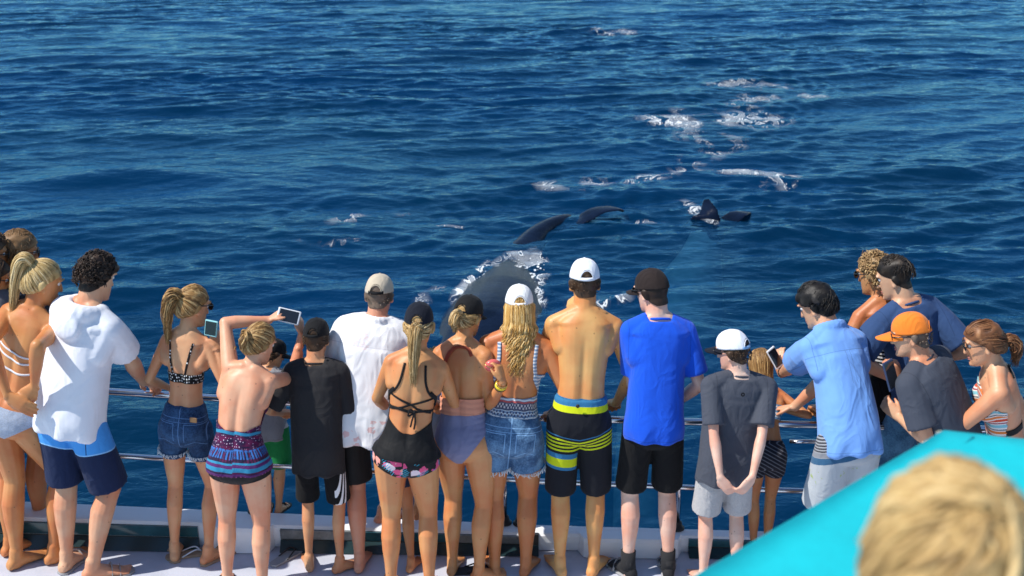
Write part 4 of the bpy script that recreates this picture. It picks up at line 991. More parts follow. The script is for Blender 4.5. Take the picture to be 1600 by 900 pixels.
along(lambda x: [(x, bi(x, OUT_Y) - .06, -.14), (x, bi(x, OUT_Y) + .018, -.395), (x, bi(x, OUT_Y) - .55, -1.9), (x, -1, -1.9), (x, -1, -.14)], -6, 6, 'hull', GEL)
# moulded buttresses stand proud of the recessed inner face; between them dark panels above a solid strip painted as deep shade
BUTT = [(-3.6, -3.3), (-1.86, -1.44), (.40, 1.02), (2.2, 2.7)]; 
for a, b in BUTT:
    def prof(x, a=a, b=b):
        e = min(x - a, b - x); s = min(1, max(e, 0) / .05); y = bi(x, IN_Y) + .075 - .078 * math.sqrt(max(0, 1 - (1 - s) ** 2)) - .004; t = bi(x, TOP_Z)
        return [(x, y - .004, .005), (x, y + .002, t * .55), (x, y + .006, t - .02), (x, y + .016, t + .0005), (x, bi(x, IN_Y) + .13, t + .0008), (x, bi(x, IN_Y) + .13, .005)]
    along(prof, a, b, 'buttress', GEL, 22)
def panel(a, b, mat, z0=.45, z1=.86):
    along(lambda x: [(x, bi(x, IN_Y) + .052, bi(x, TOP_Z) * z0), (x, bi(x, IN_Y) + .042, bi(x, TOP_Z) * z1), (x, bi(x, IN_Y) + .07, bi(x, TOP_Z) * z1), (x, bi(x, IN_Y) + .072, bi(x, TOP_Z) * z0)], a, b, 'panel', mat)
    along(lambda x: [(x, bi(x, IN_Y) - .004, .006), (x, bi(x, IN_Y) + .05, bi(x, TOP_Z) * .40), (x, bi(x, IN_Y) + .07, bi(x, TOP_Z) * .40), (x, bi(x, IN_Y) + .07, .006)], a, b, 'shade_strip', SHADE_STRIP)
panel(-3.26, -1.90, PANEL); panel(-1.40, -.92, SHADEP); panel(-.91, -.36, PANEL); panel(-.35, .10, SHADEP); panel(.104, .16, RUBBER, .1, 1.0); panel(1.06, 2.16, PANEL)
rail = root('railing', (0, 6.93, .12), 'polished steel railing along the gunwale with two horizontal bars', 'railing')
for nm, zz, r in (('top_rail', RZ_T, .0215), ('lower_rail', RZ_L, .017)):
    V, F = tube([(x, bi(x, OUT_Y) - .02, bi(x, zz)) for x in np.linspace(-6, 6, 70)], r, 14); mesh_obj(nm, V, F, STEEL, rail)
for px in (-5.0, -3.45, -1.58, -.045, .05, 1.0, 2.45, 4.2):
    y = bi(px, OUT_Y) - .02; z0 = bi(px, TOP_Z); V, F = join([tube([(px, y, z0), (px, y, z0 + .3), (px, y, bi(px, RZ_T) - .01)], .0165, 12)])
    po = mesh_obj('post', V, F, STEEL, rail); sub(po)
    V, F = loft([ring(V3(px, y, z0 + a), V3(1, 0, 0), V3(0, 1, 0), b, b, 16) for a, b in ((.004, .045), (.012, .045), (.016, .034), (.05, .026), (.055, .02))]); mesh_obj('foot', V, F, RUBBER, po)
V, F = tube([(1.63, 6.83, .725), (1.72, 6.83, .725), (1.95, 6.82, .725)], .012, 10); mesh_obj('gate_bar', V, F, STEEL, rail)

PEOPLE = {p["key"]: p for p in [
{'yaw': -30, 'pp': 5, 'cp': 14, 'head': (-62, 12, 0), 'arms': [{'to': (-3.3, 7.083, 1.032), 'hand': {'dir': (0, 1, -0.25), 'n': (0, -0.3, -1), 'curl': (35, 55, 45)}}, {'to': (-3.0, 7.063, 1.022), 'hand': {'dir': (0, 1, -0.25), 'n': (0, -0.3, -1), 'curl': (35, 55, 45)}}], 'skin': 'tan2', 'hair': 'brown', 'w': 0.85, 'sw': 0.9, 'key': 'left_edge_man', 'feet': [(-3.286, 6.904, 0, -20), (-3.13, 6.904, 0, -40)], 'sex': 'm', 'S': 1.1361, 'roll': 5.42},
{'yaw': -25, 'pp': 5, 'cp': 18, 'head': (-58, 14, 0), 'arms': [{'to': (-3.05, 7.067, 1.023), 'hand': {'dir': (0, 1, -0.25), 'n': (0, -0.3, -1), 'curl': (35, 55, 45)}}, {'to': (-2.75, 7.047, 1.013), 'hand': {'dir': (0, 1, -0.25), 'n': (0, -0.3, -1), 'curl': (35, 55, 45)}}], 'skin': 'tan2', 'hair': 'sandy', 'brow': 'sandy', 'w': 0.85, 'sw': 0.9, 'key': 'sandy_man', 'feet': [(-3.113, 6.965, 0, -20), (-2.948, 6.965, 0, -35)], 'sex': 'm', 'S': 1.1163, 'roll': 0.42},
{'sex': 'f', 'yaw': -25, 'pp': 6, 'cp': 20, 'head': (-68, 18, 0), 'arms': [{'to': (-3.25, 7.08, 1.03), 'hand': {'dir': (0, 1, -0.25), 'n': (0, -0.3, -1), 'curl': (35, 55, 45)}}, {'to': (-2.98, 7.062, 1.021), 'hand': {'dir': (0, 1, -0.25), 'n': (0, -0.3, -1), 'curl': (35, 55, 45)}}], 'skin': 'tan', 'hair': 'brown', 'key': 'brown_woman', 'feet': [(-3.201, 6.739, 0, -20), (-3.048, 6.739, 0, -35)], 'S': 1.0654, 'roll': 0.4},
{'sex': 'f', 'yaw': -14, 'cyaw': -20, 'pp': 6, 'cp': 10, 'head': (-58, 18, 0), 'hat': 0.018, 'shift': (-0.02, 0), 'arms': [{'to': (-2.733, 6.38, 1.215), 'pole': (-0.05, -1, 0), 'hand': {'dir': (0.75, -0.1, -0.5), 'n': (0, 1, 0), 'curl': (8, 12, 8)}}, {'to': (-2.589, 6.4, 1.259), 'pole': (0.05, -1, 0), 'hand': {'dir': (-0.72, -0.05, -0.65), 'n': (0, 1, 0), 'curl': (8, 14, 8)}}], 'skin': 'tan', 'hair': 'blonde', 'w': 0.92, 'butt': 0.96, 'sw': 0.95, 'key': 'blonde_bikini', 'feet': [(-2.957, 6.587, 0, -38), (-2.761, 6.651, 0, -50)], 'S': 1.1155, 'roll': 14.0},
{'yaw': -14, 'cyaw': -24, 'pp': 3, 'cp': 14, 'head': (-32, 20, 0), 'hat': 0.03, 'arms': [{'to': (-2.55, 7.033, 1.007), 'hand': {'dir': (0, 1, -0.25), 'n': (0, -0.3, -1), 'curl': (35, 55, 45)}, 'pole': (-0.5, -0.6, -0.5)}, {'to': (-2.165, 6.96, 1.036), 'pole': (0.7, -0.5, -0.2), 'hand': {'dir': (0.3, 0.75, -0.45), 'n': (0.1, -0.3, -1), 'curl': (30, 50, 40)}}], 'skin': 'fair', 'hair': 'darkbrown', 'w': 0.8, 'd': 0.86, 'sw': 0.86, 'shift': (0.05, 0), 'key': 'hoodie_man', 'feet': [(-2.633, 6.552, 0, -15), (-2.487, 6.483, 0, -66)], 'sex': 'm', 'S': 1.14, 'roll': 10.69},
{'sex': 'f', 'yaw': -6, 'cyaw': -12, 'pp': 2, 'cp': 6, 'head': (-42, 18, -4), 'hat': 0.012, 'w': 0.72, 'd': 0.82, 'legw': 0.84, 'armw': 0.72, 'bust': 0.7, 'butt': 0.85, 'sw': 0.84, 'arms': [{'to': (-2.02, 7.003, 0.985), 'hand': {'dir': (0, 1, -0.25), 'n': (0, -0.3, -1), 'curl': (35, 55, 45)}, 'pole': (-0.7, -0.5, -0.5)}, {'to': (-1.651, 6.7, 1.361), 'pole': (0.7, -0.35, -0.8), 'hand': {'dir': (-0.25, 0.5, 0.8), 'n': (-0.7, 0.5, -0.3), 'curl': (18, 30, 25)}}], 'skin': 'fair2', 'hair': 'goldbrown', 'shift': (0.03, 0), 'key': 'phone_girl', 'feet': [(-2.006, 6.68, 0, 8), (-1.836, 6.651, 0, -40)], 'S': 0.9868, 'roll': 4.27},
{'sex': 'f', 'yaw': -4, 'cyaw': -8, 'pp': 4, 'cp': 22, 'croll': 9.99, 'head': (-38, 24, 0), 'hat': 0.012, 'w': 0.97, 'd': 1.0, 'legw': 1.0, 'armw': 0.98, 'bust': 1.1, 'butt': 1.02, 'shrug': (0.035, 0.02), 'shift': (0.02, 0), 'arms': [{'to': (-1.357, 6.72, 1.526), 'pole': (-0.9, 0.1, 0.45), 'hand': {'dir': (0.72, 0.3, 0.45), 'n': (0.6, 0.2, -0.8), 'curl': (20, 25, 20)}}, {'to': (-1.19, 6.76, 1.419), 'pole': (0.25, 0.8, -0.7), 'hand': {'dir': (-0.02, 0.25, 0.95), 'n': (-0.9, 0.1, -0.1), 'curl': (25, 30, 25)}}], 'skin': 'pink', 'hair': 'goldbrown', 'sw': 0.95, 'key': 'raised_arms', 'feet': [(-1.613, 6.334, 0, 14), (-1.426, 6.268, 0, -16)], 'S': 0.9205, 'roll': -0.01},
{'yaw': -5, 'pp': 8, 'cp': 22, 'head': (-50, 25, 0), 'hat': 0.02, 'arms': [{'to': (-1.55, 6.977, 0.966), 'hand': {'dir': (0, 1, -0.25), 'n': (0, -0.3, -1), 'curl': (35, 55, 45)}}, {'to': (-1.28, 6.962, 0.954), 'hand': {'dir': (0, 1, -0.25), 'n': (0, -0.3, -1), 'curl': (35, 55, 45)}}], 'skin': 'fair2', 'hair': 'brown', 'w': 0.94, 'key': 'gunwale_child', 'feet': [(-1.499, 7.019, 0.13, 10), (-1.452, 7.019, 0.13, -20)], 'sex': 'm', 'S': 0.6315, 'roll': -2.24},
{'yaw': -2, 'pp': 4, 'cp': 8, 'head': (-6, 16, 0), 'hat': 0.022, 'w': 0.78, 'd': 0.84, 'legw': 0.74, 'armw': 0.8, 'sw': 0.88, 'arms': [{'to': (-1.33, 6.8, 0.92), 'hand': {'dir': (0, 1, -0.25), 'n': (0, -0.3, -1), 'curl': (35, 55, 45)}}, {'to': (-1.05, 6.82, 0.92), 'hand': {'dir': (0, 1, -0.25), 'n': (0, -0.3, -1), 'curl': (35, 55, 45)}}], 'skin': 'fair2', 'hair': 'brown', 'key': 'black_cap_boy', 'feet': [(-1.182, 6.566, 0, 14), (-1.045, 6.552, 0, -50)], 'sex': 'm', 'S': 0.8823, 'roll': -0.16},
{'yaw': -2, 'pp': 5, 'cp': 12, 'head': (-8, 16, 0), 'hat': 0.02, 'w': 1.0, 'd': 1.0, 'sw': 1.0, 'shift': (0.0, -0.04), 'arms': [{'to': (-1.0, 6.947, 0.943), 'hand': {'dir': (0, 1, -0.25), 'n': (0, -0.3, -1), 'curl': (35, 55, 45)}}, {'to': (-0.6, 6.924, 0.926), 'hand': {'dir': (0, 1, -0.25), 'n': (0, -0.3, -1), 'curl': (35, 55, 45)}}], 'skin': 'sunburn', 'hair': 'greybrown', 'key': 'white_shirt_man', 'feet': [(-0.899, 6.552, 0, -4), (-0.83, 6.91, 0.12, -52)], 'sex': 'm', 'S': 1.0243, 'roll': 6.98},
{'sex': 'f', 'yaw': -2, 'pp': 3, 'cp': 8, 'head': (-4, 12, 0), 'hat': 0.022, 'w': 0.9, 'legw': 1.0, 'armw': 0.84, 'arms': [{'to': (-0.7, 6.7, 0.98), 'hand': {'dir': (0, 1, -0.25), 'n': (0, -0.3, -1), 'curl': (35, 55, 45)}, 'pole': (-0.8, -0.5, -0.5)}, {'to': (-0.42, 6.7, 0.98), 'hand': {'dir': (0, 1, -0.25), 'n': (0, -0.3, -1), 'curl': (35, 55, 45)}, 'pole': (0.8, -0.5, -0.5)}], 'skin': 'tan3', 'hair': 'blonde2', 'sw': 0.9, 'key': 'navy_cap_woman', 'feet': [(-0.681, 6.294, 0, 6), (-0.477, 6.281, 0, -8)], 'S': 0.9976, 'roll': 6.99},
{'yaw': -6, 'pp': 8, 'cp': 18, 'head': (-10, 26, 0), 'arms': [{'to': (-0.62, 6.926, 0.927), 'hand': {'dir': (0, 1, -0.25), 'n': (0, -0.3, -1), 'curl': (35, 55, 45)}}, {'to': (-0.42, 6.914, 0.919), 'hand': {'dir': (0, 1, -0.25), 'n': (0, -0.3, -1), 'curl': (35, 55, 45)}}], 'skin': 'tan2', 'hair': 'blonde', 'w': 0.9, 'legw': 0.85, 'armw': 0.85, 'key': 'hidden_child', 'feet': [(-0.607, 6.559, 0, -20), (-0.587, 6.941, 0.12, 0)], 'sex': 'm', 'S': 0.7631, 'roll': 14.0},
{'sex': 'f', 'yaw': -8, 'cyaw': -14, 'pp': 5, 'cp': 16, 'head': (-28, 20, 0), 'hat': 0.022, 'w': 0.92, 'legw': 1.0, 'armw': 0.86, 'butt': 1.04, 'fwd': (0.015, -0.02), 'arms': [{'to': (-0.36, 6.78, 0.95), 'hand': {'dir': (0, 1, -0.25), 'n': (0, -0.3, -1), 'curl': (35, 55, 45)}}, {'to': (-0.049, 6.4, 1.286), 'pole': (0.35, -0.5, -1.0), 'hand': {'dir': (-0.25, 0.35, 0.9), 'n': (-0.75, 0.35, -0.1), 'curl': (30, 45, 35)}}], 'skin': 'tan3', 'hair': 'blonde2', 'sw': 0.92, 'key': 'black_cap_woman', 'feet': [(-0.358, 6.517, 0, -10), (-0.237, 6.455, 0, -60)], 'S': 0.9749, 'roll': -2.58},
{'sex': 'f', 'yaw': 0, 'pp': 3, 'cp': 14, 'head': (2, 14, 0), 'hat': 0.022, 'w': 0.98, 'legw': 1.06, 'armw': 1.08, 'arms': [{'to': (-0.1, 6.897, 0.905), 'hand': {'dir': (0, 1, -0.25), 'n': (0, -0.3, -1), 'curl': (35, 55, 45)}}, {'to': (0.22, 6.72, 0.94), 'hand': {'dir': (0, 1, -0.25), 'n': (0, -0.3, -1), 'curl': (35, 55, 45)}}], 'skin': 'tan4', 'hair': 'wavyblonde', 'sw': 1.1, 'key': 'wavy_hair_woman', 'feet': [(-0.093, 6.503, 0, 8), (0.063, 6.503, 0, -18)], 'S': 1.0043, 'roll': 4.84},
{'yaw': 0, 'pp': 2, 'cp': 14, 'head': (4, 14, 0), 'hat': 0.022, 'w': 0.78, 'd': 0.88, 'sw': 0.93, 'legw': 0.92, 'armw': 0.88, 'arms': [{'to': (0.354, 6.85, 1.471), 'pole': (-0.75, -0.25, -0.8), 'hand': {'dir': (-0.1, 0.45, 0.85), 'n': (0.55, 0.5, -0.3), 'curl': (20, 25, 20)}}, {'to': (0.6, 6.8, 0.98), 'pole': (0.7, -0.45, -0.6), 'hand': {'dir': (0, 1, -0.25), 'n': (0, -0.3, -1), 'curl': (35, 55, 45)}}], 'skin': 'gold', 'hair': 'brown', 'key': 'shirtless_man', 'feet': [(0.294, 6.496, 0, 14), (0.454, 6.496, 0, -22)], 'sex': 'm', 'S': 1.0926, 'roll': 2.26},
{'yaw': 3, 'cyaw': 6, 'pp': 2, 'cp': 13, 'head': (40, 16, 0), 'hat': 0.022, 'w': 0.75, 'd': 0.84, 'sw': 0.83, 'legw': 0.9, 'armw': 0.88, 'arms': [{'to': (0.84, 6.74, 1.0), 'pole': (-0.6, -0.5, -0.7), 'hand': {'dir': (0.8, 0.4, -0.1), 'n': (0, 0.6, -0.7), 'curl': (25, 35, 30)}}, {'to': (0.92, 6.74, 1.0), 'pole': (0.6, -0.5, -0.7), 'hand': {'dir': (-0.8, 0.4, -0.1), 'n': (0, 0.6, -0.7), 'curl': (25, 35, 30)}}], 'skin': 'pale', 'hair': 'darkbrown', 'key': 'blue_tee_man', 'feet': [(0.705, 6.483, 0, 30), (0.906, 6.483, 0, -4)], 'sex': 'm', 'S': 1.0692, 'roll': 2.0},
{'yaw': 8, 'cyaw': 8, 'pp': 2, 'cp': 6, 'head': (54, 14, 0), 'hat': 0.022, 'w': 0.9, 'd': 0.95, 'sw': 1.08, 'legw': 0.86, 'armw': 0.84, 'fwd': (-0.03, -0.03), 'arms': [{'to': (1.131, 6.17, 0.73), 'pole': (-0.9, -0.7, 0.1), 'hand': {'dir': (0.55, -0.05, -0.8), 'n': (0.2, 0.9, 0.25), 'curl': (15, 25, 20)}}, {'to': (1.277, 6.15, 0.767), 'pole': (0.9, -0.7, 0.1), 'hand': {'dir': (-0.55, -0.12, -0.8), 'n': (-0.2, 0.9, 0.25), 'curl': (20, 30, 25)}}], 'skin': 'pale', 'hair': 'brown', 'key': 'grey_tee_boy', 'feet': [(1.111, 6.387, 0, 14), (1.274, 6.374, 0, -16)], 'sex': 'm', 'S': 0.8871, 'roll': 5.61},
{'sex': 'f', 'yaw': 6, 'pp': 18, 'cp': 48, 'head': (8, 22, 0), 'hat': 0.012, 'w': 0.78, 'd': 0.88, 'legw': 0.84, 'armw': 0.76, 'bust': 0.6, 'sw': 0.86, 'butt': 0.85, 'arms': [{'to': (1.5, 6.901, 0.909), 'pole': (-0.4, -0.9, -0.4), 'hand': {'dir': (0.8, 0.4, -0.2), 'n': (0, 0, -1), 'curl': (20, 30, 25)}}, {'to': (1.56, 6.928, 0.899), 'pole': (0.8, -0.8, -0.5), 'hand': {'dir': (-0.9, 0.3, -0.2), 'n': (0, 0.0, -1), 'curl': (20, 30, 25)}}], 'skin': 'tan2', 'hair': 'longbrown', 'key': 'long_hair_girl', 'feet': [(1.449, 6.739, 0, 0), (1.518, 6.739, 0, -16)], 'S': 0.7391, 'roll': 3.95},
{'yaw': 12, 'cyaw': 20, 'pp': 16, 'cp': 36, 'head': (52, 28, 0), 'hat': 0.03, 'w': 0.72, 'd': 0.9, 'shift': (0.0, -0.1), 'arms': [{'to': (1.597, 7.02, 1.076), 'pole': (-0.3, -0.5, -0.9), 'hand': {'dir': (-0.2, 0.35, 0.9), 'n': (0.35, 0.75, 0.1), 'curl': (20, 30, 25)}}, {'to': (1.62, 6.865, 0.889), 'pole': (0.8, -0.6, -0.2), 'hand': {'dir': (-0.75, 0.5, -0.3), 'n': (0, -0.2, -1), 'curl': (22, 30, 25)}}], 'skin': 'fair', 'hair': 'black', 'sw': 0.8, 'key': 'blue_shirt_man', 'feet': [(1.746, 6.387, 0, 14), (1.936, 6.387, 0, -10)], 'sex': 'm', 'S': 1.0705, 'roll': 0.06},
{'sex': 'f', 'yaw': 14, 'pp': 3, 'cp': 10, 'head': (42, 16, 0), 'hat': 0.015, 'w': 0.82, 'armw': 0.82, 'arms': [{'to': (1.76, 6.809, 0.883), 'hand': {'dir': (0, 1, -0.25), 'n': (0, -0.3, -1), 'curl': (35, 55, 45)}, 'pole': (-0.6, -0.4, -0.5)}, {'to': (2.12, 6.792, 0.881), 'hand': {'dir': (0, 1, -0.25), 'n': (0, -0.3, -1), 'curl': (35, 55, 45)}}], 'skin': 'tan2', 'hair': 'curlyblonde', 'sw': 0.9, 'key': 'striped_suit_woman', 'feet': [(2.183, 6.904, 0, 15), (2.28, 6.888, 0, 0)], 'S': 1.0571, 'roll': -6.32},
{'yaw': 14, 'cyaw': 18, 'pp': 3, 'cp': 12, 'head': (60, 22, 0), 'hat': 0.02, 'w': 0.78, 'd': 0.92, 'arms': [{'to': (2.146, 6.7, 1.186), 'pole': (-0.6, -0.6, -0.4), 'hand': {'dir': (0.5, 0.6, -0.3), 'n': (0, 0, -1), 'curl': (25, 35, 30)}}, {'to': (2.394, 6.95, 1.202), 'pole': (0.45, -0.3, -1), 'hand': {'dir': (-0.5, 0.6, -0.3), 'n': (0, 0, -1), 'curl': (25, 35, 30)}}], 'skin': 'fair', 'hair': 'black2', 'sw': 0.84, 'key': 'navy_tee_man', 'feet': [(2.289, 6.768, 0, 20), (2.463, 6.768, 0, 6)], 'sex': 'm', 'S': 1.0835, 'roll': -9.31},
{'yaw': 30, 'cyaw': 40, 'pp': 8, 'cp': 24, 'head': (74, 14, 0), 'hat': 0.022, 'w': 0.92, 'd': 1.0, 'arms': [{'to': (2.124, 6.42, 1.068), 'pole': (0.35, -0.4, -1), 'hand': {'dir': (-0.6, 0.5, 0.5), 'n': (0.5, 0.5, -0.2), 'curl': (25, 40, 35)}}, {'to': (2.103, 6.42, 1.281), 'pole': (-0.1, 0.5, -1), 'hand': {'dir': (-0.3, 0.15, 0.92), 'n': (-0.5, 0.7, -0.1), 'curl': (25, 40, 35), 'thumb': (0.6, 0.2)}}], 'skin': 'fair', 'hair': 'greybrown', 'sw': 0.92, 'key': 'orange_cap_man', 'feet': [(2.311, 6.268, 0, 25), (2.52, 6.268, 0, 10)], 'sex': 'm', 'S': 1.0093, 'roll': -13.45},
{'sex': 'f', 'yaw': 56, 'cyaw': 76, 'pp': 6, 'cp': 20, 'head': (78, 18, 0), 'hat': 0.012, 'w': 0.94, 'd': 1.08, 'armw': 1.0, 'bust': 1.15, 'arms': [{'to': (2.49, 6.5, 1.078), 'pole': (-0.6, -0.4, -0.6), 'hand': {'dir': (-0.5, 0.6, -0.3), 'n': (0, 0, -1), 'curl': (20, 30, 25)}}, {'to': (2.717, 6.35, 0.897), 'pole': (0.95, -0.4, -0.2), 'hand': {'dir': (-0.6, 0.6, -0.3), 'n': (0, 0, -1), 'curl': (20, 30, 25)}}], 'skin': 'fair3', 'hair': 'redbrown', 'sw': 0.95, 'key': 'halter_woman', 'feet': [(2.647, 6.301, 0, 30), (2.829, 6.301, 0, 10)], 'S': 1.0071, 'roll': -14.0},
{'key': 'foreground_child', 'sex': 'm', 'S': 0.7, 'feet': [(0.345, 0.985, 2.14, 5), (0.505, 0.985, 2.14, -5)], 'yaw': 0, 'pp': 2, 'cp': 6, 'head': (-6, 12, 0), 'w': 0.95, 'hat': 0.03, 'arms': [{'to': (0.26, 1.2, 2.8), 'hand': {'dir': (0, 1, -0.25), 'n': (0, -0.3, -1), 'curl': (35, 55, 45)}}, {'to': (0.6, 1.2, 2.8), 'hand': {'dir': (0, 1, -0.25), 'n': (0, -0.3, -1), 'curl': (35, 55, 45)}}], 'skin': 'fair2', 'hair': 'childblonde', 'hs': 0.98, 'voxel': 0.007}]}
ONLY = ()
# ---------------------------------------------------------------- cloth patterns (printed or woven, in rest-pose coordinates)
def ang(nt, c):                      # arc length round the body
    n = c[0].max(-9); a = c[0]._op('ARCTAN2', c[1] * 1.4); return a * .14
def cb(nt, base, *lays):
    for f, col in lays: base = mix(nt, f, base, col)
    return base
def pat_polka(nt, cv, c, b):
    u = ang(nt, c); vec = combine(nt, u, c[2], 0); d = X(nt, voronoi(nt, vec, 52, .35)); return mix(nt, d.lt(.27), b, (.85, .84, .80))
def pat_denim(lo, hi):
    def f(nt, cv, c, b):
        n = noise(nt, cv, 9, 4, .6); n2 = noise(nt, cv, 120, 2); k = mix(nt, (n * .75 + n2 * .3).smooth(.36, .72), lo, hi)
        u = c[0]; back = c[1].lt(0)
        pk = ((u.abs() - .085).abs().band(.052, .0555) * c[2].band(.845, .955) + c[2].band(.9515, .955) * (u.abs() - .085).abs().lt(.055) + (c[2] - (u.abs() - .085).abs() * -.4).band(.842, .8455) * (u.abs() - .085).abs().lt(.055)) * back
        seam = u.abs().lt(.0022) * back + c[2].band(.985, .988) + c[2].band(.962, .9645)
        k = mix(nt, (pk + seam).clamp() * .75, k, tuple(q * 1.7 + .05 for q in hi)); return k
    return f
def pat_tankini(nt, cv, c, b):
    u = ang(nt, c); w = (u * 40).sin() * .003; z = c[2] + w; v2 = combine(nt, u, c[2], 0)
    d = X(nt, voronoi(nt, v2, 70, .5)); zig = ((u * 260).sin() * .5 + .5); n = noise(nt, combine(nt, u * 1.0, c[2] * 3, 0), 16, 3)
    k = mix(nt, n.smooth(.4, .6), (.10, .008, .055), (.022, .010, .045))
    k = mix(nt, d.lt(.22) * (z.band(1.02, 1.09) + z.band(1.12, 1.16)).clamp(), k, (.55, .45, .60))
    k = mix(nt, z.band(.965, 1.015) * (zig * .6 + n).smooth(.5, .75), k, (.035, .14, .42))
    k = mix(nt, z.band(.945, 1.005) * ((u * 420).sin().gt(.45)), k, (.012, .012, .03))
    k = mix(nt, z.band(1.095, 1.112) + z.band(.935, .946) + z.band(.895, .918), k, (.03, .22, .38))
    k = mix(nt, z.band(.872, .884) + z.band(.918, .934), k, (.09, .02, .12))
    k = mix(nt, ((u * 330).sin().gt(.55)) * z.band(.84, .872), k, (.25, .06, .18)); return k
def pat_knit(nt, cv, c, b):
    u = ang(nt, c); w = (u * 90).sin() * .0018; z = c[2] + w; r = (z * 330).sin(); tick = ((u * 300).sin() * (z * 230).sin()).gt(.1)
    k = mix(nt, r.gt(.15), (.16, .24, .36), (.55, .57, .60)); k = mix(nt, z.band(1.07, 1.12), k, (.05, .06, .11)); k = mix(nt, z.band(1.078, 1.108) * tick, k, (.5, .45, .45)); k = mix(nt, z.band(1.112, 1.122), k, (.40, .08, .08))
    k = mix(nt, z.band(1.035, 1.065) * tick, k, (.05, .06, .12)); k = mix(nt, z.band(1.005, 1.02), k, (.05, .07, .14)); return k
def pat_boards_lime(nt, cv, c, b):
    x, z = c[0], c[2]; v = z - x.abs() * .30 * (x.gt(0) * 1.0) + x.abs() * -.10 * x.lt(0); lime = (.55, .62, .01); blue = (.03, .16, .32); L = x.lt(0); k = b
    def st(lo, hi): return v.band(lo, hi)
    k = cb(nt, k, (st(.835, .842), blue))
    for i in range(4): k = cb(nt, k, (st(.812 - i * .022, .823 - i * .022), lime))
    k = cb(nt, k, (st(.700, .730) * L, blue), (st(.650, .700) * L, lime), (st(.632, .650) * L, blue))
    k = cb(nt, k, (z.gt(1.017), blue), (z.band(.985, 1.017), lime)); return k
def pat_boards_grey(nt, cv, c, b):
    x, z = c[0], c[2]; v = z - x * .25; k = mix(nt, ((v * 430).sin().gt(-.1)) * v.band(.90, .985), (.30, .31, .34), (.025, .027, .035))
    k = mix(nt, v.band(.875, .90), k, (.22, .23, .26)); k = mix(nt, v.band(.835, .872), k, (.025, .10, .20)); k = mix(nt, v.lt(.835), k, (.40, .43, .46))
    n = noise(nt, cv, 26, 2); k = mix(nt, n.gt(.66) * v.lt(.80), k, (.30, .38, .16)); return k
def pat_two_tone(nt, cv, c, b):
    x, z = c[0], c[2]; e = z + (x * 22).sin() * .014 - x * .06; k = mix(nt, e.gt(.735), b, (.06, .30, .72)); k = mix(nt, e.band(.735, .742), k, (.25, .5, .8)); return mix(nt, (x - .135).abs().lt(.002) * z.gt(.75), k, (.01, .02, .06))
def pat_floral(nt, cv, c, b):
    u = ang(nt, c); vec = combine(nt, u, c[2], 0); cell = voronoi(nt, vec, 21, 1, 'F1', 'Color'); s = xyz(nt, cell); d = X(nt, voronoi(nt, vec, 21, 1)); e = noise(nt, vec, 34, 2, .5, 1.2)
    m_ = (d + (e - .5) * .6).lt(.52); k = b
    k = cb(nt, k, (m_ * s[0].band(.10, .45), (.72, .09, .22)), (m_ * s[0].band(.45, .60), (.80, .32, .26)), (m_ * s[0].band(.60, .70), (.30, .10, .45)), (m_ * s[0].gt(.90), (.75, .62, .66)))
    lf = ((u * 1.0 + c[2] * .9) * 420).sin().gt(.55) * noise(nt, vec, 15, 1).gt(.58); k = cb(nt, k, (lf, (.04, .42, .60)), ((d + (e - .5) * .4).lt(.13) * s[0].band(.10, .6), (.85, .55, .42))); return k
def pat_coral(nt, cv, c, b):
    b = mix(nt, (c[2].band(1.345, 1.349) * c[1].lt(0)) * .5, b, (.45, .45, .48))
    vec = combine(nt, c[0], c[2], 0); d = X(nt, voronoi(nt, vec, 17, 1)); n = noise(nt, vec, 42, 2, .5, 1.0); back = c[1].lt(0)
    low = c[2].lt(.965) * c[0].band(-.10, .15) * back; s = xyz(nt, voronoi(nt, vec, 17, 1, 'F1', 'Color'))[0]; m_ = (d + (n - .5) * 1.1).lt(.30) * s.gt(.35)
    up = (combine_d(nt, c, -.055, 1.375, .05)) * (n.band(.52, .60)); return mix(nt, (m_ * low + up * back * .5).clamp() * .5, b, (.75, .24, .20))
def combine_d(nt, c, x, z, r): return ((c[0] - x) * (c[0] - x) + (c[2] - z) * (c[2] - z)).lt(r * r)
def pat_stripe(freq, col2, thr=0.0, tilt=0.0):
    def f(nt, cv, c, b): return mix(nt, ((c[2] + c[0] * tilt) * freq).sin().gt(thr), b, col2)
    return f
def pat_multi(nt, cv, c, b):
    w = (c[0] * 30 + (c[2] * 9).sin() * 2).sin() * .018; z = (c[2] + w) * 9; f = z.fract()
    return cb(nt, (.75, .70, .66), (f.band(.0, .16), (.62, .07, .03)), (f.band(.24, .40), (.70, .20, .05)), (f.band(.46, .52), (.04, .05, .08)), (f.band(.62, .80), (.22, .50, .58)), (f.band(.86, .93), (.30, .02, .06)))
def pat_side3(nt, cv, c, b):
    q = c[1] + .012; st = q.abs().lt(.004) + (q - .016).abs().lt(.004) + (q + .016).abs().lt(.004); return mix(nt, (st * c[0].gt(.10)).clamp(), b, (.75, .76, .78))
def pat_ruche(nt, cv, c, b): return b
def pat_dark_print(nt, cv, c, b): return mix(nt, noise(nt, cv, 28, 2, .5, 1).gt(.58), b, (.16, .18, .20))
def pat_heather(nt, cv, c, b): return mix(nt, noise(nt, cv, 190, 2).smooth(.35, .7) * .45, b, (.22, .22, .24))
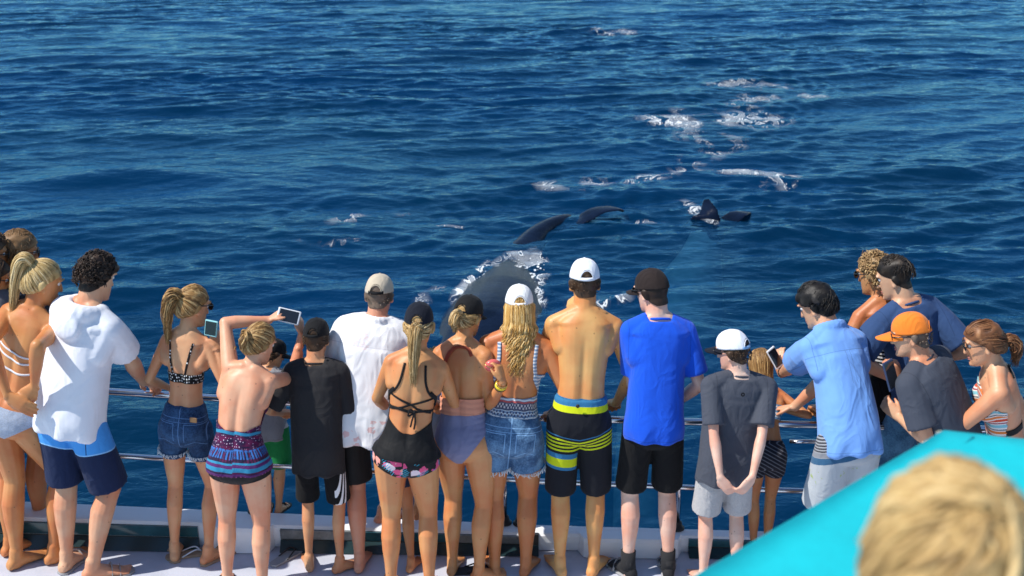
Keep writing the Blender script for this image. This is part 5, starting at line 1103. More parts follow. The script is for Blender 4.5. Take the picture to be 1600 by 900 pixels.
def pat_seam(hem, ring=False, yoke=0):
    def f(nt, cv, c, b):
        dk = tuple(q * .45 for q in SEAMCOL[0]); ax = c[0].abs(); s = c[2].band(hem + .018, hem + .0205) + ax.band(.158, .1605) * c[2].gt(1.27)
        if yoke: s = s + c[2].band(yoke, yoke + .003) * c[1].lt(0) + (ax.band(.011, .0135) * c[2].band(yoke - .16, yoke)) * c[1].lt(0)
        k = mix(nt, s.clamp() * .75, b, dk)
        if ring: k = mix(nt, ((c[0] * c[0] + (c[2] - 1.385) * (c[2] - 1.385)).pow(.5)).band(.005, .0125) * c[1].lt(0), k, (.004, .004, .005))
        return k
    f.__name__ = 'seam%d%d%d' % (hem * 100, ring, yoke * 100); return f
SEAMCOL = [(0, 0, 0)]
CLOTH = {}
def cl(name, *a, **k):
    if name not in CLOTH: CLOTH[name] = fabric(name, *a, **k)
    return CLOTH[name]
def seam_for(col, hem, yoke): SEAMCOL[0] = col; return pat_seam(hem, False, yoke)
def seglist_field(segs, w, back=True):
    def f(x, y, z):
        P = np.stack([x, z], 1); d = np.full(len(x), 9.0)
        for a, b in segs: dd, _ = seg_dist(P, np.array(a, float), np.array(b, float)); d = np.minimum(d, dd)
        r = w - d; return np.where((y < .0) == back, r, -1)
    return f
def brief(top=.965, cut=.80, slope=.95, x0=.03):
    def f(x, y, z): return np.minimum(top - z, z - (cut + slope * np.maximum(0, np.abs(x) - x0)))
    return f
def zband(a, b): return lambda x, y, z: np.minimum(z - a, b - z)
def cap_hair(P, H, low=.0): H.shell(.006, low, tfun=lambda L: np.where(L[:, 2] > .03, .35, 1))

# ---------------------------------------------------------------- who wears what
def start(key, label):
    p = PEOPLE[key]; k = skeleton(p); f = (k.ank[0] + k.ank[1]) / 2; z = min(q[2] for q in p['feet'])
    rt = root('person', (f[0], f[1], z), label, 'person'); return make_body(p, k, rt), p, k
def tee(P, col, name='t_shirt', pat=None, label=None, ring=False, **k):
    SEAMCOL[0] = col
    if pat is None: pat = pat_seam(k.get('hem', .84), ring)
    mat = cl(name + '_%02d%02d%02d' % tuple(int(c * 99) for c in col) + (pat.__name__ if pat else ''), col, pat)
    o = loose_top(P, name, mat, label=label, **k)
    kk = P.k; c = [at(kk, 1.474, 0, -.012 * kk.S) + kk.Rc @ V3(math.cos(t) * .068 * kk.S, math.sin(t) * .062 * kk.S, -.004 + .012 * math.sin(-t) * kk.S) for t in np.linspace(0, 6.2832, 25)]
    sub(o); v, f = tube(c, .007 * kk.S, 6); mesh_obj('collar', v, f, mat, o, attrs={'canon': ('FLOAT_VECTOR', canon(kk, v))}); return o
def ponytail(P, H, A, L, out=.05, sway=0.0, n=90, r1=.030, wave=.004, r2=.010, lift=.02, base=None, yd=0.0, minl=.65, lr=.0025):
    k = P.k; w = k.hc + k.Rh @ (V3(*A) * k.hs); o = k.Rh @ unit(V3(A[0] * .6, A[1], max(A[2], 0) * .3)); dn = -k.Rc[:, 2] * .6 - V3(0, 0, .4); sw = k.Rc[:, 0] * sway
    g = [w - o * .015, w + o * out * .6 + V3(0, 0, lift), w + o * out * 1.1 + dn * .05 + sw * .2, w + o * out + dn * L * .55 + sw * .6 - k.Rc[:, 1] * yd * .5, w + o * out * .7 + dn * L + sw - k.Rc[:, 1] * yd]
    H.bundle(g, int(n * 2.3), .014, r1, r2, lr, wave, minl=minl)
    tie = ring_tie(w + o * .012 + V3(0, 0, lift * .4), unit(g[1] - g[0]), .017); mesh_obj('hair_tie', tie[0], tie[1], MAT['black_band'], P.root)
def ring_tie(c, d, r):
    a, b = axes_for(d, V3(0, 0, 1)); return tube([c + a * math.cos(t) * r + b * math.sin(t) * r for t in np.linspace(0, 6.2832, 15)], .005, 6)
def p_left_edge():
    P, p, k = start('left_edge_man', 'person in dark sunglasses cut off by the left edge of the photo')
    H = Hair(P, 1); H.shell(.012); H.short(200); H.done(HAIR('brown')); shades(P); tee(P, (.10, .11, .13), hem=.85); loose_shorts(P, 'shorts', cl('shorts_navy', (.02, .03, .06)))
def p_sandy():
    P, p, k = start('sandy_man', 'short sandy haired person in sunglasses and dark patterned shirt at the far left')
    H = Hair(P, 2); H.shell(.011, tfun=lambda L: np.where(L[:, 2] > .03, 1.2, .55)); H.mop(380, .0032, (.0, -.05, .10), .5, .0, 1.04, .003, .5); H.short(150, .018, .0028, .003, minz=.05); H.done(HAIR('sandy')); shades(P)
    tee(P, (.03, .033, .04), 'patterned_shirt', pat_dark_print, hem=.85); loose_shorts(P, 'shorts', cl('shorts_navy', (.02, .03, .06)))
def p_brown_woman():
    P, p, k = start('brown_woman', 'long brown haired person at the left edge beside the white strappy bikini')
    H = Hair(P, 3); H.shell(.010); H.falling(.26, 300, (65, 295), .0036); H.done(HAIR('brown')); shades(P)
    tight(P, 'bikini_top', cl('dark_swim', (.03, .03, .04)), zband(1.19, 1.29)); tight(P, 'bikini_bottom', cl('dark_swim', (.03, .03, .04)), brief())
def p_blonde():
    P, p, k = start('blonde_bikini', 'blonde ponytailed person in a white strappy bikini with both hands on lower back')
    H = Hair(P, 4); H.shell(.007); H.slick((0, -.075, .085), 237, .0031); ponytail(P, H, (0, -.078, .088), .34, .055, -.05, 120, .040, .003, .016, .022); H.done(HAIR('blonde'))
    w = cl('white_swim', (.72, .74, .78), None, .6, .2); m = cl('blue_grey_swim', (.36, .42, .53), pat_heather, .7, .35)
    straps(P, 'bikini_back', w, [([(-.135, 1.30), (-.03, 1.262), (.06, 1.252), (.135, 1.262)],), ([(-.135, 1.255), (-.03, 1.225), (.05, 1.212), (.135, 1.235)],), ([(-.14, 1.20), (-.04, 1.165), (.05, 1.155), (.14, 1.18)],)], .0055)
    tight(P, 'bikini_front', w, lambda x, y, z: np.where(y > .02, np.minimum(z - 1.20, 1.32 - z), -1))
    tight(P, 'bikini_bottom', m, brief(.972, .792, .85, .02), .005)
def p_hoodie():
    P, p, k = start('hoodie_man', 'curly dark haired person in a white hooded T-shirt with one hand on the rail')
    H = Hair(P, 5); H.shell(.013, -.004, rough=.35, sc=60, tfun=lambda L: np.where(L[:, 2] > .0, 1.3, .45)); H.short(520, .030, .0036, .013, .004, minz=-.02); H.short(420, .030, .0036, .016, .005, minz=.03, crown=(.0, .06, .06), jit=.8); H.short(120, .018, .0035, .004); H.done(HAIR('darkbrown'))
    def hood(P):
        k = P.k; S = k.S; out = []
        for t in np.linspace(-1.9, 1.9, 13):
            c = at(k, 1.462, math.sin(t) * .082 * S, -.030 * S - math.cos(t) * .085 * S, .010 * S - .020 * S * math.cos(t)); out.append(ellipsoid(c, k.Rc, (.036 * S, .040 * S, .034 * S + .020 * max(0, math.cos(t)))))
        out.append(ellipsoid(at(k, 1.385, 0, -.128 * S), k.Rc, (.080 * S, .036 * S, .070 * S))); return out
    loose_top(P, 'hooded_t_shirt', cl('white_hoodie', (.78, .79, .84), None, .9, .65, cs=9), hem=.835, flare=.014, sleeve=.70, infl=.020, amp=.0060, seed=5, extra=hood, slr=(.078, .080), sc=7, boxy=1.04)
    loose_shorts(P, 'swim_shorts', cl('two_tone_shorts', (.010, .020, .062), pat_two_tone), top=.99, leg=.93, r0=.100, r1=.095, infl=.012); sandals(P, MAT['sole_grey'])
def p_phone_girl():
    P, p, k = start('phone_girl', 'ponytailed person in a black polka dot bikini top and dark denim shorts')
    H = Hair(P, 6); H.shell(.007); H.slick((-.01, -.088, .045), 237, .0031); ponytail(P, H, (-.012, -.092, .045), .30, .06, -.035, 110, .040, .008, .010, .014); H.done(HAIR('goldbrown')); shades(P)
    m = cl('polka_dot', (.010, .010, .011), pat_polka)
    def f(x, y, z): return np.minimum(z - 1.185, np.where(y < 0, 1.238, 1.285) + np.where(y < 0, .12 * np.maximum(np.abs(x) - .08, 0), 0) - z)
    bt = tight(P, 'bikini_top', m, f); [straps(P, 'shoulder_strap', m, [(q,)], .0065) for q in ([(-.062, 1.22), (-.085, 1.33), (-.098, 1.425)], [(.03, 1.22), (.062, 1.33), (.088, 1.425)])]
    loose_shorts(P, 'denim_shorts', cl('denim_dark', (.02, .05, .12), pat_denim((.010, .028, .075), (.045, .115, .24)), .85, .5), top=1.035, leg=.43, infl=.012, r0=.088, r1=.092, amp=.003); fringe(P, 'fringe', MAT['thread_white'], .36, .104)
    lb = box(at(k, 1.0, .095 * k.S, -.135 * k.S), (.042, .006, .030), k.sR[40], .002); mesh_obj('leather_patch', lb[0], lb[1], material('leather_patch', (.22, .12, .05), .7)[0], P.root, smooth=False)
    sandals(P, MAT['sole_tan'])
def p_raised():
    P, p, k = start('raised_arms', 'person in a purple and teal patterned swim top raising both arms with a phone')
    H = Hair(P, 7); H.shell(.009); H.slick((.0, -.100, .035), 266, .0031, 1.14)
    c = k.hc + k.Rh @ (V3(0, -.118, .038) * k.hs)
    for i in range(46):
        a = H.rng.uniform(0, 6.28); r = H.rng.uniform(.012, .030); e = [c + k.Rh @ V3(math.cos(a + t) * r, H.rng.uniform(-.022, .012), math.sin(a + t) * r * 1.1) for t in (0, .8, 1.6, 2.4)]; H.lock(e, .006, 10, (.6, 1, 1, .6), local=False)
    H.bundle([c, c + V3(-.012, -.03, -.02), c + V3(-.022, -.03, -.075)], 34, .012, .022, .008, .0042, .004); H.done(HAIR('goldbrown'))
    m = cl('tankini_print', (.06, .01, .05), pat_tankini, .8, .4)
    def f(x, y, z): top = np.where(y < .03, 1.115 + .55 * np.maximum(np.abs(x) - .06, 0), 1.32); return np.minimum(top - z, z - .868)
    def sag(C): return .004 + .009 * np.clip((1.0 - C[:, 2]) / .12, 0, 1) + .002 * np.sin(C[:, 0] * 70 + C[:, 2] * 30)
    tight(P, 'swim_top', m, f, .004, relief=sag); tight(P, 'swim_bottom', cl('black_swim', (.008, .008, .009), None, .6, .3), brief(.95, .792, .28, .03), .005); sandals(P, MAT['sole_black'])
def p_gunwale_child():
    P, p, k = start('gunwale_child', 'small person in green shorts standing on the gunwale behind the patterned swim top')
    H = Hair(P, 8); H.capped = True; H.shell(.010); H.short(160); H.done(HAIR('brown')); b = cl('cap_black', (.010, .010, .011)); cap(P, b)
    tee(P, (.23, .23, .25), hem=.82, infl=.02); o = loose_shorts(P, 'green_shorts', cl('green_shorts', (.012, .20, .055), lambda nt, cv, c, b: mix(nt, c[2].gt(.93), b, (.5, .5, .5))), leg=.9, r0=.115, r1=.115); sandals(P, MAT['sole_black'], None, 'shoe')
def p_boy():
    P, p, k = start('black_cap_boy', 'person in a black cap, oversized charcoal T-shirt and black side-striped shorts')
    H = Hair(P, 9); H.capped = True; H.shell(.004, -.006); H.short(90, .014, .0028, .002, minz=-.09); H.done(HAIR('brown')); b = cl('cap_black', (.010, .010, .011)); cap(P, b, dz=.004)
    tee(P, (.026, .025, .027), 'charcoal_t_shirt', None, hem=.745, sleeve=.88, infl=.030, slr=(.088, .094), amp=.007, seed=9, boxy=1.06, sc=7)
    loose_shorts(P, 'shorts', cl('black_striped_shorts', (.007, .007, .008), pat_side3), leg=.90, r0=.102, r1=.104, infl=.012)
def p_white_shirt():
    P, p, k = start('white_shirt_man', 'person in a khaki cap and long white shirt, one foot on the gunwale')
    H = Hair(P, 10); H.capped = True; H.shell(.004, -.004); H.short(60, .012, .0028, .002); H.done(HAIR('greybrown')); cap(P, cl('cap_khaki', (.52, .44, .33)), strapm=cl('cap_black', (.010, .010, .011)))
    def col(P):
        k = P.k; S = k.S; o = []
        for t in np.linspace(0, 6.2832, 22)[:-1]: o.append(ellipsoid(at(k, 1.478, math.sin(t) * .070 * S, -.014 * S - math.cos(t) * .066 * S, .012 * S), k.Rc, (.017 * S, .017 * S, .024 * S), 8, 6))
        return o
    o = loose_top(P, 'white_shirt', cl('white_coral_shirt', (.80, .79, .80), pat_coral, .9, .7, cs=9), hem=.80, sleeve=.9, infl=.030, flare=.012, amp=.0075, seed=10, extra=col, slr=(.080, .078), boxy=1.06, sc=8)
    # the yoke seam across the shoulders
    loose_shorts(P, 'black_shorts', cl('black_swim', (.008, .008, .009), None, .6, .3), leg=.86, r0=.104, r1=.096)
def p_navy_cap():
    P, p, k = start('navy_cap_woman', 'person in a navy cap, black strappy swim top and floral bikini bottom')
    H = Hair(P, 11); H.capped = True; H.shell(.009, -.004); H.slick((0, -.112, -.012), 210, .0031, 1.10, (-180, 180)); ponytail(P, H, (0, -.112, -.012), .31, .04, .004, 130, .038, .003, .016, .012); H.done(HAIR('blonde2')); cap(P, cl('cap_navy', (.008, .010, .018)), dz=.010)
    m = cl('black_top', (.008, .008, .009), None, .7, .35)
    def f(x, y, z):
        lowback = np.where(y < 0, 1.045 + .9 * np.maximum(np.abs(x) - .02, 0) ** 1.25 * 1.3, 1.31); return np.minimum(lowback - z, z - .905)
    tight(P, 'swim_top', m, f, relief=lambda C: .0025 * np.abs(np.sin(C[:, 2] * 60 + C[:, 0] * 25)) * (C[:, 2] < .96) + .012 * np.clip((.99 - C[:, 2]) / .08, 0, 1))
    straps(P, 'strap', m, [([(-.135, 1.245), (-.10, 1.275), (-.075, 1.33), (-.06, 1.43)], -1, .0065), ([(.135, 1.245), (.10, 1.275), (.075, 1.33), (.06, 1.43)], -1, .0065), ([(-.135, 1.255), (-.05, 1.225), (.04, 1.19), (.115, 1.165)],), ([(.135, 1.255), (.05, 1.225), (-.04, 1.19), (-.115, 1.165)],), ([(-.125, 1.175), (-.06, 1.178), (0, 1.165), (.06, 1.178), (.125, 1.175)], -1, .008), ([(-.10, 1.285), (-.13, 1.25), (-.138, 1.20)], -1, .012), ([(.10, 1.285), (.13, 1.25), (.138, 1.20)], -1, .012)], .0062,
           knot=[(1.165, 0, [[(0, -.01, 0), (-.025, -.02, .012), (-.03, -.018, -.025), (0, -.012, -.004)], [(0, -.01, 0), (-.008, -.018, -.05), (-.012, -.014, -.085)], [(0, -.01, 0), (.010, -.018, -.05), (.008, -.014, -.095)]])])
    tight(P, 'bikini_bottom', cl('floral_print', (.010, .010, .013), pat_floral, .65, .25), brief(.93, .775, .50, .02), .0055)
def p_hidden():
    P, p, k = start('hidden_child', 'small person mostly hidden between the navy cap and the black ponytail cap')
    H = Hair(P, 12); H.shell(.011); H.short(260, .04); H.done(HAIR('blonde')); tee(P, (.30, .42, .55), hem=.83); loose_shorts(P, 'shorts', cl('shorts_navy', (.02, .03, .06)), leg=.55)
def p_black_cap():
    P, p, k = start('black_cap_woman', 'person in a black cap and low-backed lavender swimsuit with peach waist band')
    H = Hair(P, 13); H.capped = True; H.shell(.008, -.002); H.slick((0, -.108, .0), 168, .0031, 1.08); ponytail(P, H, (0, -.112, .004), .10, .05, .0, 80, .028, .004, .012, .008); H.done(HAIR('blonde2')); cap(P, cl('cap_black', (.010, .010, .011)), dz=.006)
    m = cl('lavender_swim', (.20, .20, .32), None, .7, .5)
    def f(x, y, z): return np.minimum(np.where(y < 0, 1.095 + .25 * np.abs(x), 1.32) - z, z - (.785 + 1.25 * np.maximum(0, np.abs(x + .02) - .012)))
    tight(P, 'swimsuit', m, f, .005, relief=lambda C: .0035 * np.abs(np.sin(C[:, 2] * 110)) * np.clip((C[:, 0] - .05) / .06, 0, 1) + .001 * np.sin(C[:, 2] * 60))
    o = cl('peach_cloth', (.66, .27, .17), None, .75, .4); tight(P, 'waist_tie', o, zband(1.075, 1.165), .010, relief=lambda C: .004 * np.abs(np.sin(C[:, 2] * 95 + C[:, 0] * 8)))
    r = cl('rust_cloth', (.30, .06, .03), None, .7, .3)
    straps(P, 'halter_strap', r, [([(-.07, 1.405), (-.04, 1.442), (0, 1.455), (.05, 1.445), (.075, 1.405)], -1, .009), ([(-.03, 1.45), (-.065, 1.41), (-.088, 1.345)], -1, .013)], .008)
    A, B = k.el[1], k.wr[1]; band(P, 'bracelet', MAT['yellow_band'], A, B, .86, .031, .009, 'yellow wrist band'); band(P, 'bracelet', MAT['gold'], A, B, .93, .029, .004); band(P, 'bracelet', MAT['black_band'], A, B, .80, .032, .003)
def p_wavy():
    P, p, k = start('wavy_hair_woman', 'person in a white cap with long wavy blonde hair and frayed denim shorts')
    H = Hair(P, 14); H.capped = True; H.shell(.010, -.006); H.falling(.30, 560, (85, 275), .0031, .012, 2.6, .095, depth=.015, out=1.2); H.done(HAIR('wavyblonde')); cap(P, cl('cap_white', (.80, .80, .80)), dz=.012)
    m = cl('striped_knit', (.3, .35, .42), pat_knit, .9, .35)
    def f(x, y, z):
        b = np.where(y < 0, 1.135 + .16 * np.maximum(np.abs(x) - .05, 0), 1.32); return np.minimum(b - z, z - .99)
    tight(P, 'knit_top', m, f, .006); tight(P, 'side_panel', m, lambda x, y, z: np.where(y < .03, np.minimum(np.minimum(np.abs(x) - (.098 + .45 * np.maximum(1.24 - z, 0)) , z - 1.12), 1.27 - z), -1), .006)
    [straps(P, 'shoulder_strap', m, [(q,)], .012) for q in ([(-.115, 1.22), (-.095, 1.32), (-.10, 1.43)], [(.115, 1.22), (.095, 1.32), (.10, 1.43)])]
    loose_shorts(P, 'denim_shorts', cl('denim_mid', (.05, .12, .24), pat_denim((.022, .065, .15), (.14, .27, .44)), .85, .5), top=1.03, leg=.43, infl=.014, r0=.096, r1=.098, amp=.004, seed=14); fringe(P, 'fringe', MAT['thread_white'], .43, .100, 5, 90, .034)
def p_shirtless():
    P, p, k = start('shirtless_man', 'bare-backed person in a white cap and black board shorts with lime and blue stripes')
    H = Hair(P, 15); H.capped = True; H.shell(.005, -.002); H.short(100, .014, .0028, .002); H.done(HAIR('brown')); cap(P, cl('cap_white_blue', (.78, .80, .86)), dz=.010)
    loose_shorts(P, 'board_shorts', cl('lime_boards', (.008, .009, .014), pat_boards_lime, .8, .35), top=1.045, leg=.98, r0=.098, r1=.088, infl=.012, amp=.003)
    v, f = ellipsoid(at(k, 1.03, -.022 * k.S, -.128 * k.S), k.sR[43], (.011, .006, .011)); mesh_obj('button', v, f, MAT['black_band'], P.root)
def p_blue():
    P, p, k = start('blue_tee_man', 'person in a bright blue T-shirt, dark brown cap, black shorts and black socks')
    H = Hair(P, 16); H.capped = True; H.shell(.007, -.006); H.done(HAIR('darkbrown')); cap(P, cl('cap_brown', (.022, .015, .014)), closed=True, dz=.002); shades(P)
    tee(P, (.006, .085, .62), 'blue_t_shirt', None, hem=.845, sleeve=.78, infl=.016, amp=.0045, seed=16, flare=.014); loose_shorts(P, 'black_shorts', cl('black_shorts2', (.006, .006, .007)), leg=.88, r0=.094, r1=.092, infl=.010)
    for j in (0, 1):
        a = k.ank[j]; u = unit(k.knee[j] - a); S = k.S
        v, f = join(bone(a - V3(0, 0, .03), a + u * .075 * S, ((0, .042 * S, .050 * S), (.4, .039 * S, .043 * S), (1, .041 * S, .043 * S)), k.foot[j], 14, ball=(True, False))); mesh_obj('sock', v, f, MAT['sock_black'], P.root)
        ft = foot_parts(a, k.foot[j], S * 1.05); v, f = join(ft[:2]); v = v + V3(0, 0, .004)
        mesh_obj('sock', v, f, MAT['sock_black'], P.root)
    sandals(P, MAT['sole_grey'], MAT['sole_grey'])
def p_grey_boy():
    P, p, k = start('grey_tee_boy', 'person in a white and navy cap with hands clasped behind pale grey shorts')
    H = Hair(P, 17); H.capped = True; H.shell(.007, -.006); H.short(160, .020, .003, .003); H.done(HAIR('brown')); cap(P, cl('cap_white_blue', (.78, .80, .86)), cl('cap_navy', (.008, .010, .018)), cl('cap_sky', (.25, .45, .72)), dz=.012); shades(P)
    tee(P, (.060, .067, .088), 'grey_t_shirt', None, ring=True, hem=.775, sleeve=.80, infl=.026, amp=.0060, seed=17, slr=(.080, .082), boxy=1.05, sc=8)
    loose_shorts(P, 'grey_shorts', cl('pale_grey_shorts', (.46, .45, .45), pat_heather, .9, .55), leg=.86, r0=.108, r1=.108, infl=.015, amp=.005, seed=17)
def p_long_girl():
    P, p, k = start('long_hair_girl', 'small long brown haired person leaning both elbows on the rail')
    H = Hair(P, 18); H.shell(.010); H.falling(.30, 320, (75, 285), .0034, .004, 2, .080); H.done(HAIR('longbrown'))
    m = cl('blue_stripe_swim', (.10, .25, .42), pat_stripe(260, (.6, .62, .65)), .7, .3); tight(P, 'bikini_top', m, zband(1.17, 1.28)); loose_shorts(P, 'shorts', cl('shorts_mono', (.02, .02, .03), pat_stripe(210, (.16, .17, .20), .75, .5)), leg=.35, r1=.102)
def p_blue_shirt():
    P, p, k = start('blue_shirt_man', 'black haired person in a light blue button shirt bending over the rail')
    H = Hair(P, 19); H.shell(.012, rough=.2, tfun=lambda L: np.where(L[:, 2] > .02, 1.6, .5)); H.mop(420, .0036, (.0, -.07, .09), .4, .0, 1.03, .004, .5, up=.10); H.done(HAIR('black'))
    def col(P):
        k = P.k; S = k.S; o = []
        for t in np.linspace(0, 6.2832, 22)[:-1]: o.append(ellipsoid(at(k, 1.478, math.sin(t) * .074 * S, -.014 * S - math.cos(t) * .070 * S, .014 * S), k.Rc, (.017 * S, .017 * S, .028 * S), 8, 6))
        return o
    loose_top(P, 'button_shirt', cl('light_blue_shirt', (.16, .34, .74), seam_for((.16, .34, .74), .85, 1.345), .85, .8, cs=11), hem=.85, flare=.012, sleeve=.80, infl=.013, amp=.0075, seed=19, extra=col, slr=(.080, .084), boxy=1.06, sc=9)
    loose_shorts(P, 'board_shorts', cl('grey_boards', (.3, .31, .34), pat_boards_grey, .85, .4), top=1.03, leg=.95, r0=.096, r1=.098, infl=.012, seed=19)
    band(P, 'bracelet', MAT['black_band'], k.el[0], k.wr[0], .88, .030, .004)
def p_striped():
    P, p, k = start('striped_suit_woman', 'person with curly blonde hair and sunglasses in a black and white striped swimsuit')
    H = Hair(P, 20); H.shell(.010, rough=.3); H.short(420, .038, .0034, .014, .006); H.short(260, .034, .0034, .014, .006, minz=.03, crown=(0, .06, .06), jit=.8); H.done(HAIR('curlyblonde')); shades(P)
    tight(P, 'swimsuit', cl('bw_stripes', (.012, .012, .014), pat_stripe(300, (.72, .72, .72), .1, .3)), lambda x, y, z: np.minimum(np.where(y < 0, 1.22, 1.33) - z, z - 1.02))
    loose_shorts(P, 'black_shorts', cl('black_shorts2', (.006, .006, .007)), top=1.06, leg=.6)
def p_navy():
    P, p, k = start('navy_tee_man', 'person with short faded dark hair in a navy T-shirt standing behind the orange cap')
    H = Hair(P, 21); H.shell(.006, tfun=lambda L: np.clip((L[:, 2] - .0) / .06, .22, 2.2)); H.mop(200, .0030, (.0, -.06, .10), .3, -.45, 1.03, .003, .5, up=.06); H.done(HAIR('black2'))
    tee(P, (.030, .065, .16), 'navy_t_shirt', None, hem=.84, sleeve=.85, infl=.014, amp=.0055, seed=21, slr=(.080, .082)); loose_shorts(P, 'denim_shorts', cl('denim_light', (.06, .18, .34), pat_denim((.03, .10, .20), (.12, .30, .50))), leg=.9, r1=.105)
def p_orange():
    P, p, k = start('orange_cap_man', 'person in an orange cap and charcoal T-shirt looking down at a phone')
    H = Hair(P, 22); H.capped = True; H.shell(.006, -.004); H.short(110, .014, .003, .002); H.done(HAIR('greybrown')); cap(P, cl('cap_orange', (.78, .20, .022)), dz=.006); shades(P)
    tee(P, (.052, .060, .082), 'grey_t_shirt', None, hem=.84, sleeve=.78, infl=.024, amp=.006, seed=22, slr=(.080, .082)); loose_shorts(P, 'shorts', cl('shorts_grey', (.16, .17, .18)), leg=.9)
def p_halter():
    P, p, k = start('halter_woman', 'person with a reddish brown ponytail and black glasses in a colourful striped halter top')
    H = Hair(P, 23); H.shell(.010); H.slick((.01, -.100, -.02), 266, .0031, 1.12); ponytail(P, H, (.012, -.106, -.022), .17, .05, .0, 90, .030, .012, .012, .006); H.done(HAIR('redbrown')); shades(P, big=.9)
    m = cl('multi_stripe', (.7, .65, .6), pat_multi, .8, .35); b = cl('black_swim', (.008, .008, .009), None, .6, .3)
    tight(P, 'halter_top', m, lambda x, y, z: np.where(y > -.015, np.minimum(z - 1.08, 1.40 - .9 * np.maximum(np.abs(x) - .05, 0) - z), -1), .006); tight(P, 'back_band', b, lambda x, y, z: np.where(y < 0, np.minimum(z - 1.10, 1.135 - z), -1), .005)
    straps(P, 'neck_strap', b, [([(-.06, 1.42), (0, 1.455), (.06, 1.42)], -1, .009)]); loose_shorts(P, 'shorts', cl('black_shorts2', (.006, .006, .007)), top=1.0, leg=.5)
def p_foreground():
    P, p, k = start('foreground_child', 'person with tousled blond hair seen close up in front of the turquoise awning')
    H = Hair(P, 24); H.shell(.006, -.012, rough=.1, sc=30); H.mop(900, .0042, (.012, -.055, .095), .9, .25, 1.10, .0035, .45); H.done(HAIR('childblonde')); tee(P, (.55, .56, .58)); loose_shorts(P, 'shorts', cl('shorts_navy', (.02, .03, .06)))
for fn in (p_left_edge, p_sandy, p_brown_woman, p_blonde, p_hoodie, p_phone_girl, p_raised, p_gunwale_child, p_boy, p_white_shirt, p_navy_cap, p_hidden, p_black_cap, p_wavy, p_shirtless, p_blue, p_grey_boy, p_long_girl, p_blue_shirt, p_striped, p_navy, p_orange, p_halter, p_foreground):
    if not ONLY or fn.__name__ in ONLY: fn()
# ---------------------------------------------------------------- awning, upper deck, phones
m, nt, bs = material('turquoise_canvas', (.0, .50, .68), .75); CANVAS = m
oc = objcoord(nt); nt.links.new(mix(nt, noise(nt, oc, 3.5, 6, .7).smooth(.25, .8), (.0, .42, .48), (.0, .53, .59)), bs.inputs['Base Color']); bump(nt, bs, noise(nt, oc, 5, 3) + noise(nt, oc, 420, 1) * .08, .3, .02)
aw = root('awning', (1.6, 2.2, 2.55), 'bright turquoise canvas awning panel stretched in front of the blond head', 'awning')
A_, B_, C_, D_ = V3(*(1.091, 2.944, 2.620)), V3(*(0.373, 2.288, 2.600)), V3(*(1.309, 2.966, 2.585)), V3(2.6, 1.2, 2.50)
def sheet(c, n, m, t=.012, dip=.02):
    """a canvas sheet between four corners c, with sag and thickness"""
    P = []
    for i in range(n + 1):
        for j in range(m + 1):
            u, v = i / n, j / m; p = (c[0] * (1 - u) + c[1] * u) * (1 - v) + (c[3] * (1 - u) + c[2] * u) * v; P.append(p - V3(0, 0, dip * math.sin(math.pi * u) * math.sin(math.pi * v)))
    P = np.array(P); k = len(P); F = []; q = lambda i, j: i * (m + 1) + j
    for i in range(n):
        for j in range(m):
            a = (q(i, j), q(i + 1, j), q(i + 1, j + 1), q(i, j + 1)); F += [a, tuple(x + k for x in reversed(a))]
    for i in range(n):
        for j in (0, m): F.append((q(i, j), q(i + 1, j), q(i + 1, j) + k, q(i, j) + k))
    for j in range(m):
        for i in (0, n): F.append((q(i, j), q(i, j + 1), q(i, j + 1) + k, q(i, j) + k))
    return np.vstack([P, P - V3(0, 0, t)]), F
E_ = B_ + (B_ - A_) * .35; F_ = V3(E_[0] + 2.2, E_[1] - .1, 2.5)
v, f = sheet((A_, E_, F_, A_ + (C_ - A_) * 3.0), 18, 18, dip=.03); mesh_obj('canvas', v, f, CANVAS, aw)
hem = tube(bez([E_ - V3(0, 0, .004), (A_ + E_) / 2 - V3(0, 0, .004), A_ - V3(0, 0, .004)], 14), .0035, 8); mesh_obj('hem', hem[0], hem[1], CANVAS, aw)
hem = tube(bez([A_ - V3(0, 0, .004), A_ + (C_ - A_) * 1.5 - V3(0, 0, .004), A_ + (C_ - A_) * 3.0 - V3(0, 0, .004)], 14), .0035, 8); mesh_obj('hem', hem[0], hem[1], CANVAS, aw)
for t_ in (.35, 1.0):
    hem = tube(bez([A_ + (E_ - A_) * u + (C_ - A_) * t_ * 1.2 + V3(0, 0, .002 - .02 * math.sin(3.14 * u)) for u in np.linspace(.02, .98, 8)], 24), .004, 6, .5); mesh_obj('seam', hem[0], hem[1], CANVAS, aw)
for q in (A_, E_): 
    v, f = tube([q - V3(0, 0, .01), V3(q[0], q[1], 0)], .02, 12); mesh_obj('pole', v, f, STEEL, aw)
ud = root('upper_deck', (0, .2, 2.16), 'white upper viewing deck that the foreground person stands on', 'deck')
v, f = box((0, .1, 2.10), (7, 3.0, .12), None, .02); mesh_obj('slab', v, f, GEL, ud, smooth=False)

def hold(key, j, off, up, nrm, label, case, size=(.074, .150, .010)):
    p = PEOPLE[key]; k = skeleton(p); h = p['arms'][j].get('hand', {}); d = h.get('dir'); d = unit(k.wr[j] - k.el[j]) if d is None else unit(V3(*d)); n = V3(*h.get('n', (0, 0, -1))); n = unit(n - d * (n @ d))
phone(V3(*(-1.681, 6.700, 1.484)), (.12, .15, .95), (-.25, -.85, .45), 'teal-edged phone in the hand of the polka dot bikini wearer', 'phone_teal', size=(.080, .092, .011))
hold('phone_girl', 1, (.10, .030), (.15, .2, .95), (-.45, -.85, .3), 'teal-edged phone in the hand of the polka dot bikini wearer', 'phone_teal', (.078, .098, .011))

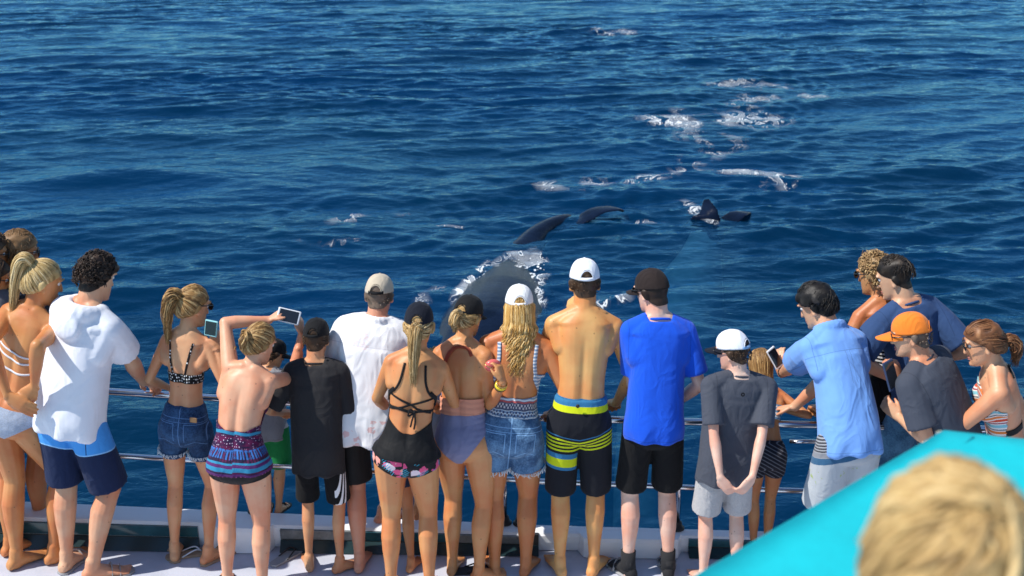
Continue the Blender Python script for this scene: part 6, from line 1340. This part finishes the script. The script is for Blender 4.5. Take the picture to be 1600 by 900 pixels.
phone(V3(*(-1.248, 6.720, 1.549)), (.95, .05, -.26), (-.05, -.9, .4), 'white-cased phone held up sideways in both raised hands', 'phone_white', size=(.078, .128, .012))
hold('shirtless_man', 0, (.09, .040), (.1, .25, .95), (.2, -.95, .2), 'dark phone held up beside the bare-backed white cap wearer', 'phone_dark')
phone(V3(*(1.548, 7.000, 1.186)), (-.5, .1, .85), (.45, -.8, .35), 'white-edged phone in the raised hand of the light blue shirt', 'phone_white', size=(.068, .130, .010))
phone(V3(*(2.010, 6.280, 1.377)), (-.3, .1, .95), (.5, -.8, .3), 'large navy phone in front of the orange cap wearer', 'phone_navy', size=(.080, .165, .012))
p_ = PEOPLE['black_cap_woman']; k_ = skeleton(p_); h_ = p_['arms'][1]['hand']; d_ = unit(V3(*h_['dir'])); n_ = V3(*h_['n']); n_ = unit(n_ - d_ * (n_ @ d_)); c_ = k_.wr[1] + d_ * .10 + n_ * .035
rt = root('sunglasses_case', tuple(c_), 'rounded coral pink case held up in the braceleted hand', 'case')
v, f = ellipsoid(c_, frame(20, -20, 15), (.048, .026, .040), 18, 12); mesh_obj('shell', v, f, MAT['coral_case'], rt)
a_, b_ = V3(1, 0, 0), V3(0, .3, 1); v, f = tube([c_ + frame(20, -20, 15) @ V3(math.cos(t) * .049, math.sin(t) * .027, .004) for t in np.linspace(0, 6.2832, 25)], .003, 6); mesh_obj('zip', v, f, MAT['gold'], rt)


def flip_flop(loc, h, m, sm, label):
    rt = root('flip_flop', loc, label, 'flip-flop', 'loose flip-flops on the deck'); d = V3(-math.sin(R_(h)), math.cos(R_(h)), 0); l = np.cross(d, V3(0, 0, 1)); g = np.array(loc); rr = []
    for zz in (.002, .016): rr.append(np.array([g + d * a + l * b + V3(0, 0, zz) for a, b in [(-.125, 0), (-.115, .030), (-.05, .034), (.03, .040), (.08, .046), (.12, .030), (.132, 0), (.12, -.030), (.08, -.042), (.03, -.036), (-.05, -.033), (-.115, -.028)]]))
    v, f = loft(rr); mesh_obj('sole', v, f, MAT[m], rt, smooth=False)
    for s in (-1, 1):
        v, f = tube(bez([g + d * .085 + V3(0, 0, .016), g + d * .05 + l * s * .022 + V3(0, 0, .040), g - d * .03 + l * s * .036 + V3(0, 0, .014)], 10), .006, 6, .6); mesh_obj('strap', v, f, MAT[sm], rt)
flip_flop((-1.955, 6.768, 0.000), -70, 'sole_tan', 'cord_white', 'tan flip-flop with white strap beside the polka dot bikini feet')
flip_flop((-1.350, 6.739, 0.000), -35, 'sole_grey', 'black_plastic', 'grey flip-flop lying on the deck between patterned swim top and black cap boy')
flip_flop((-0.245, 6.587, 0.000), -80, 'sole_black', 'black_plastic', 'black flip-flop lying on the deck behind the low-backed lavender swimsuit')
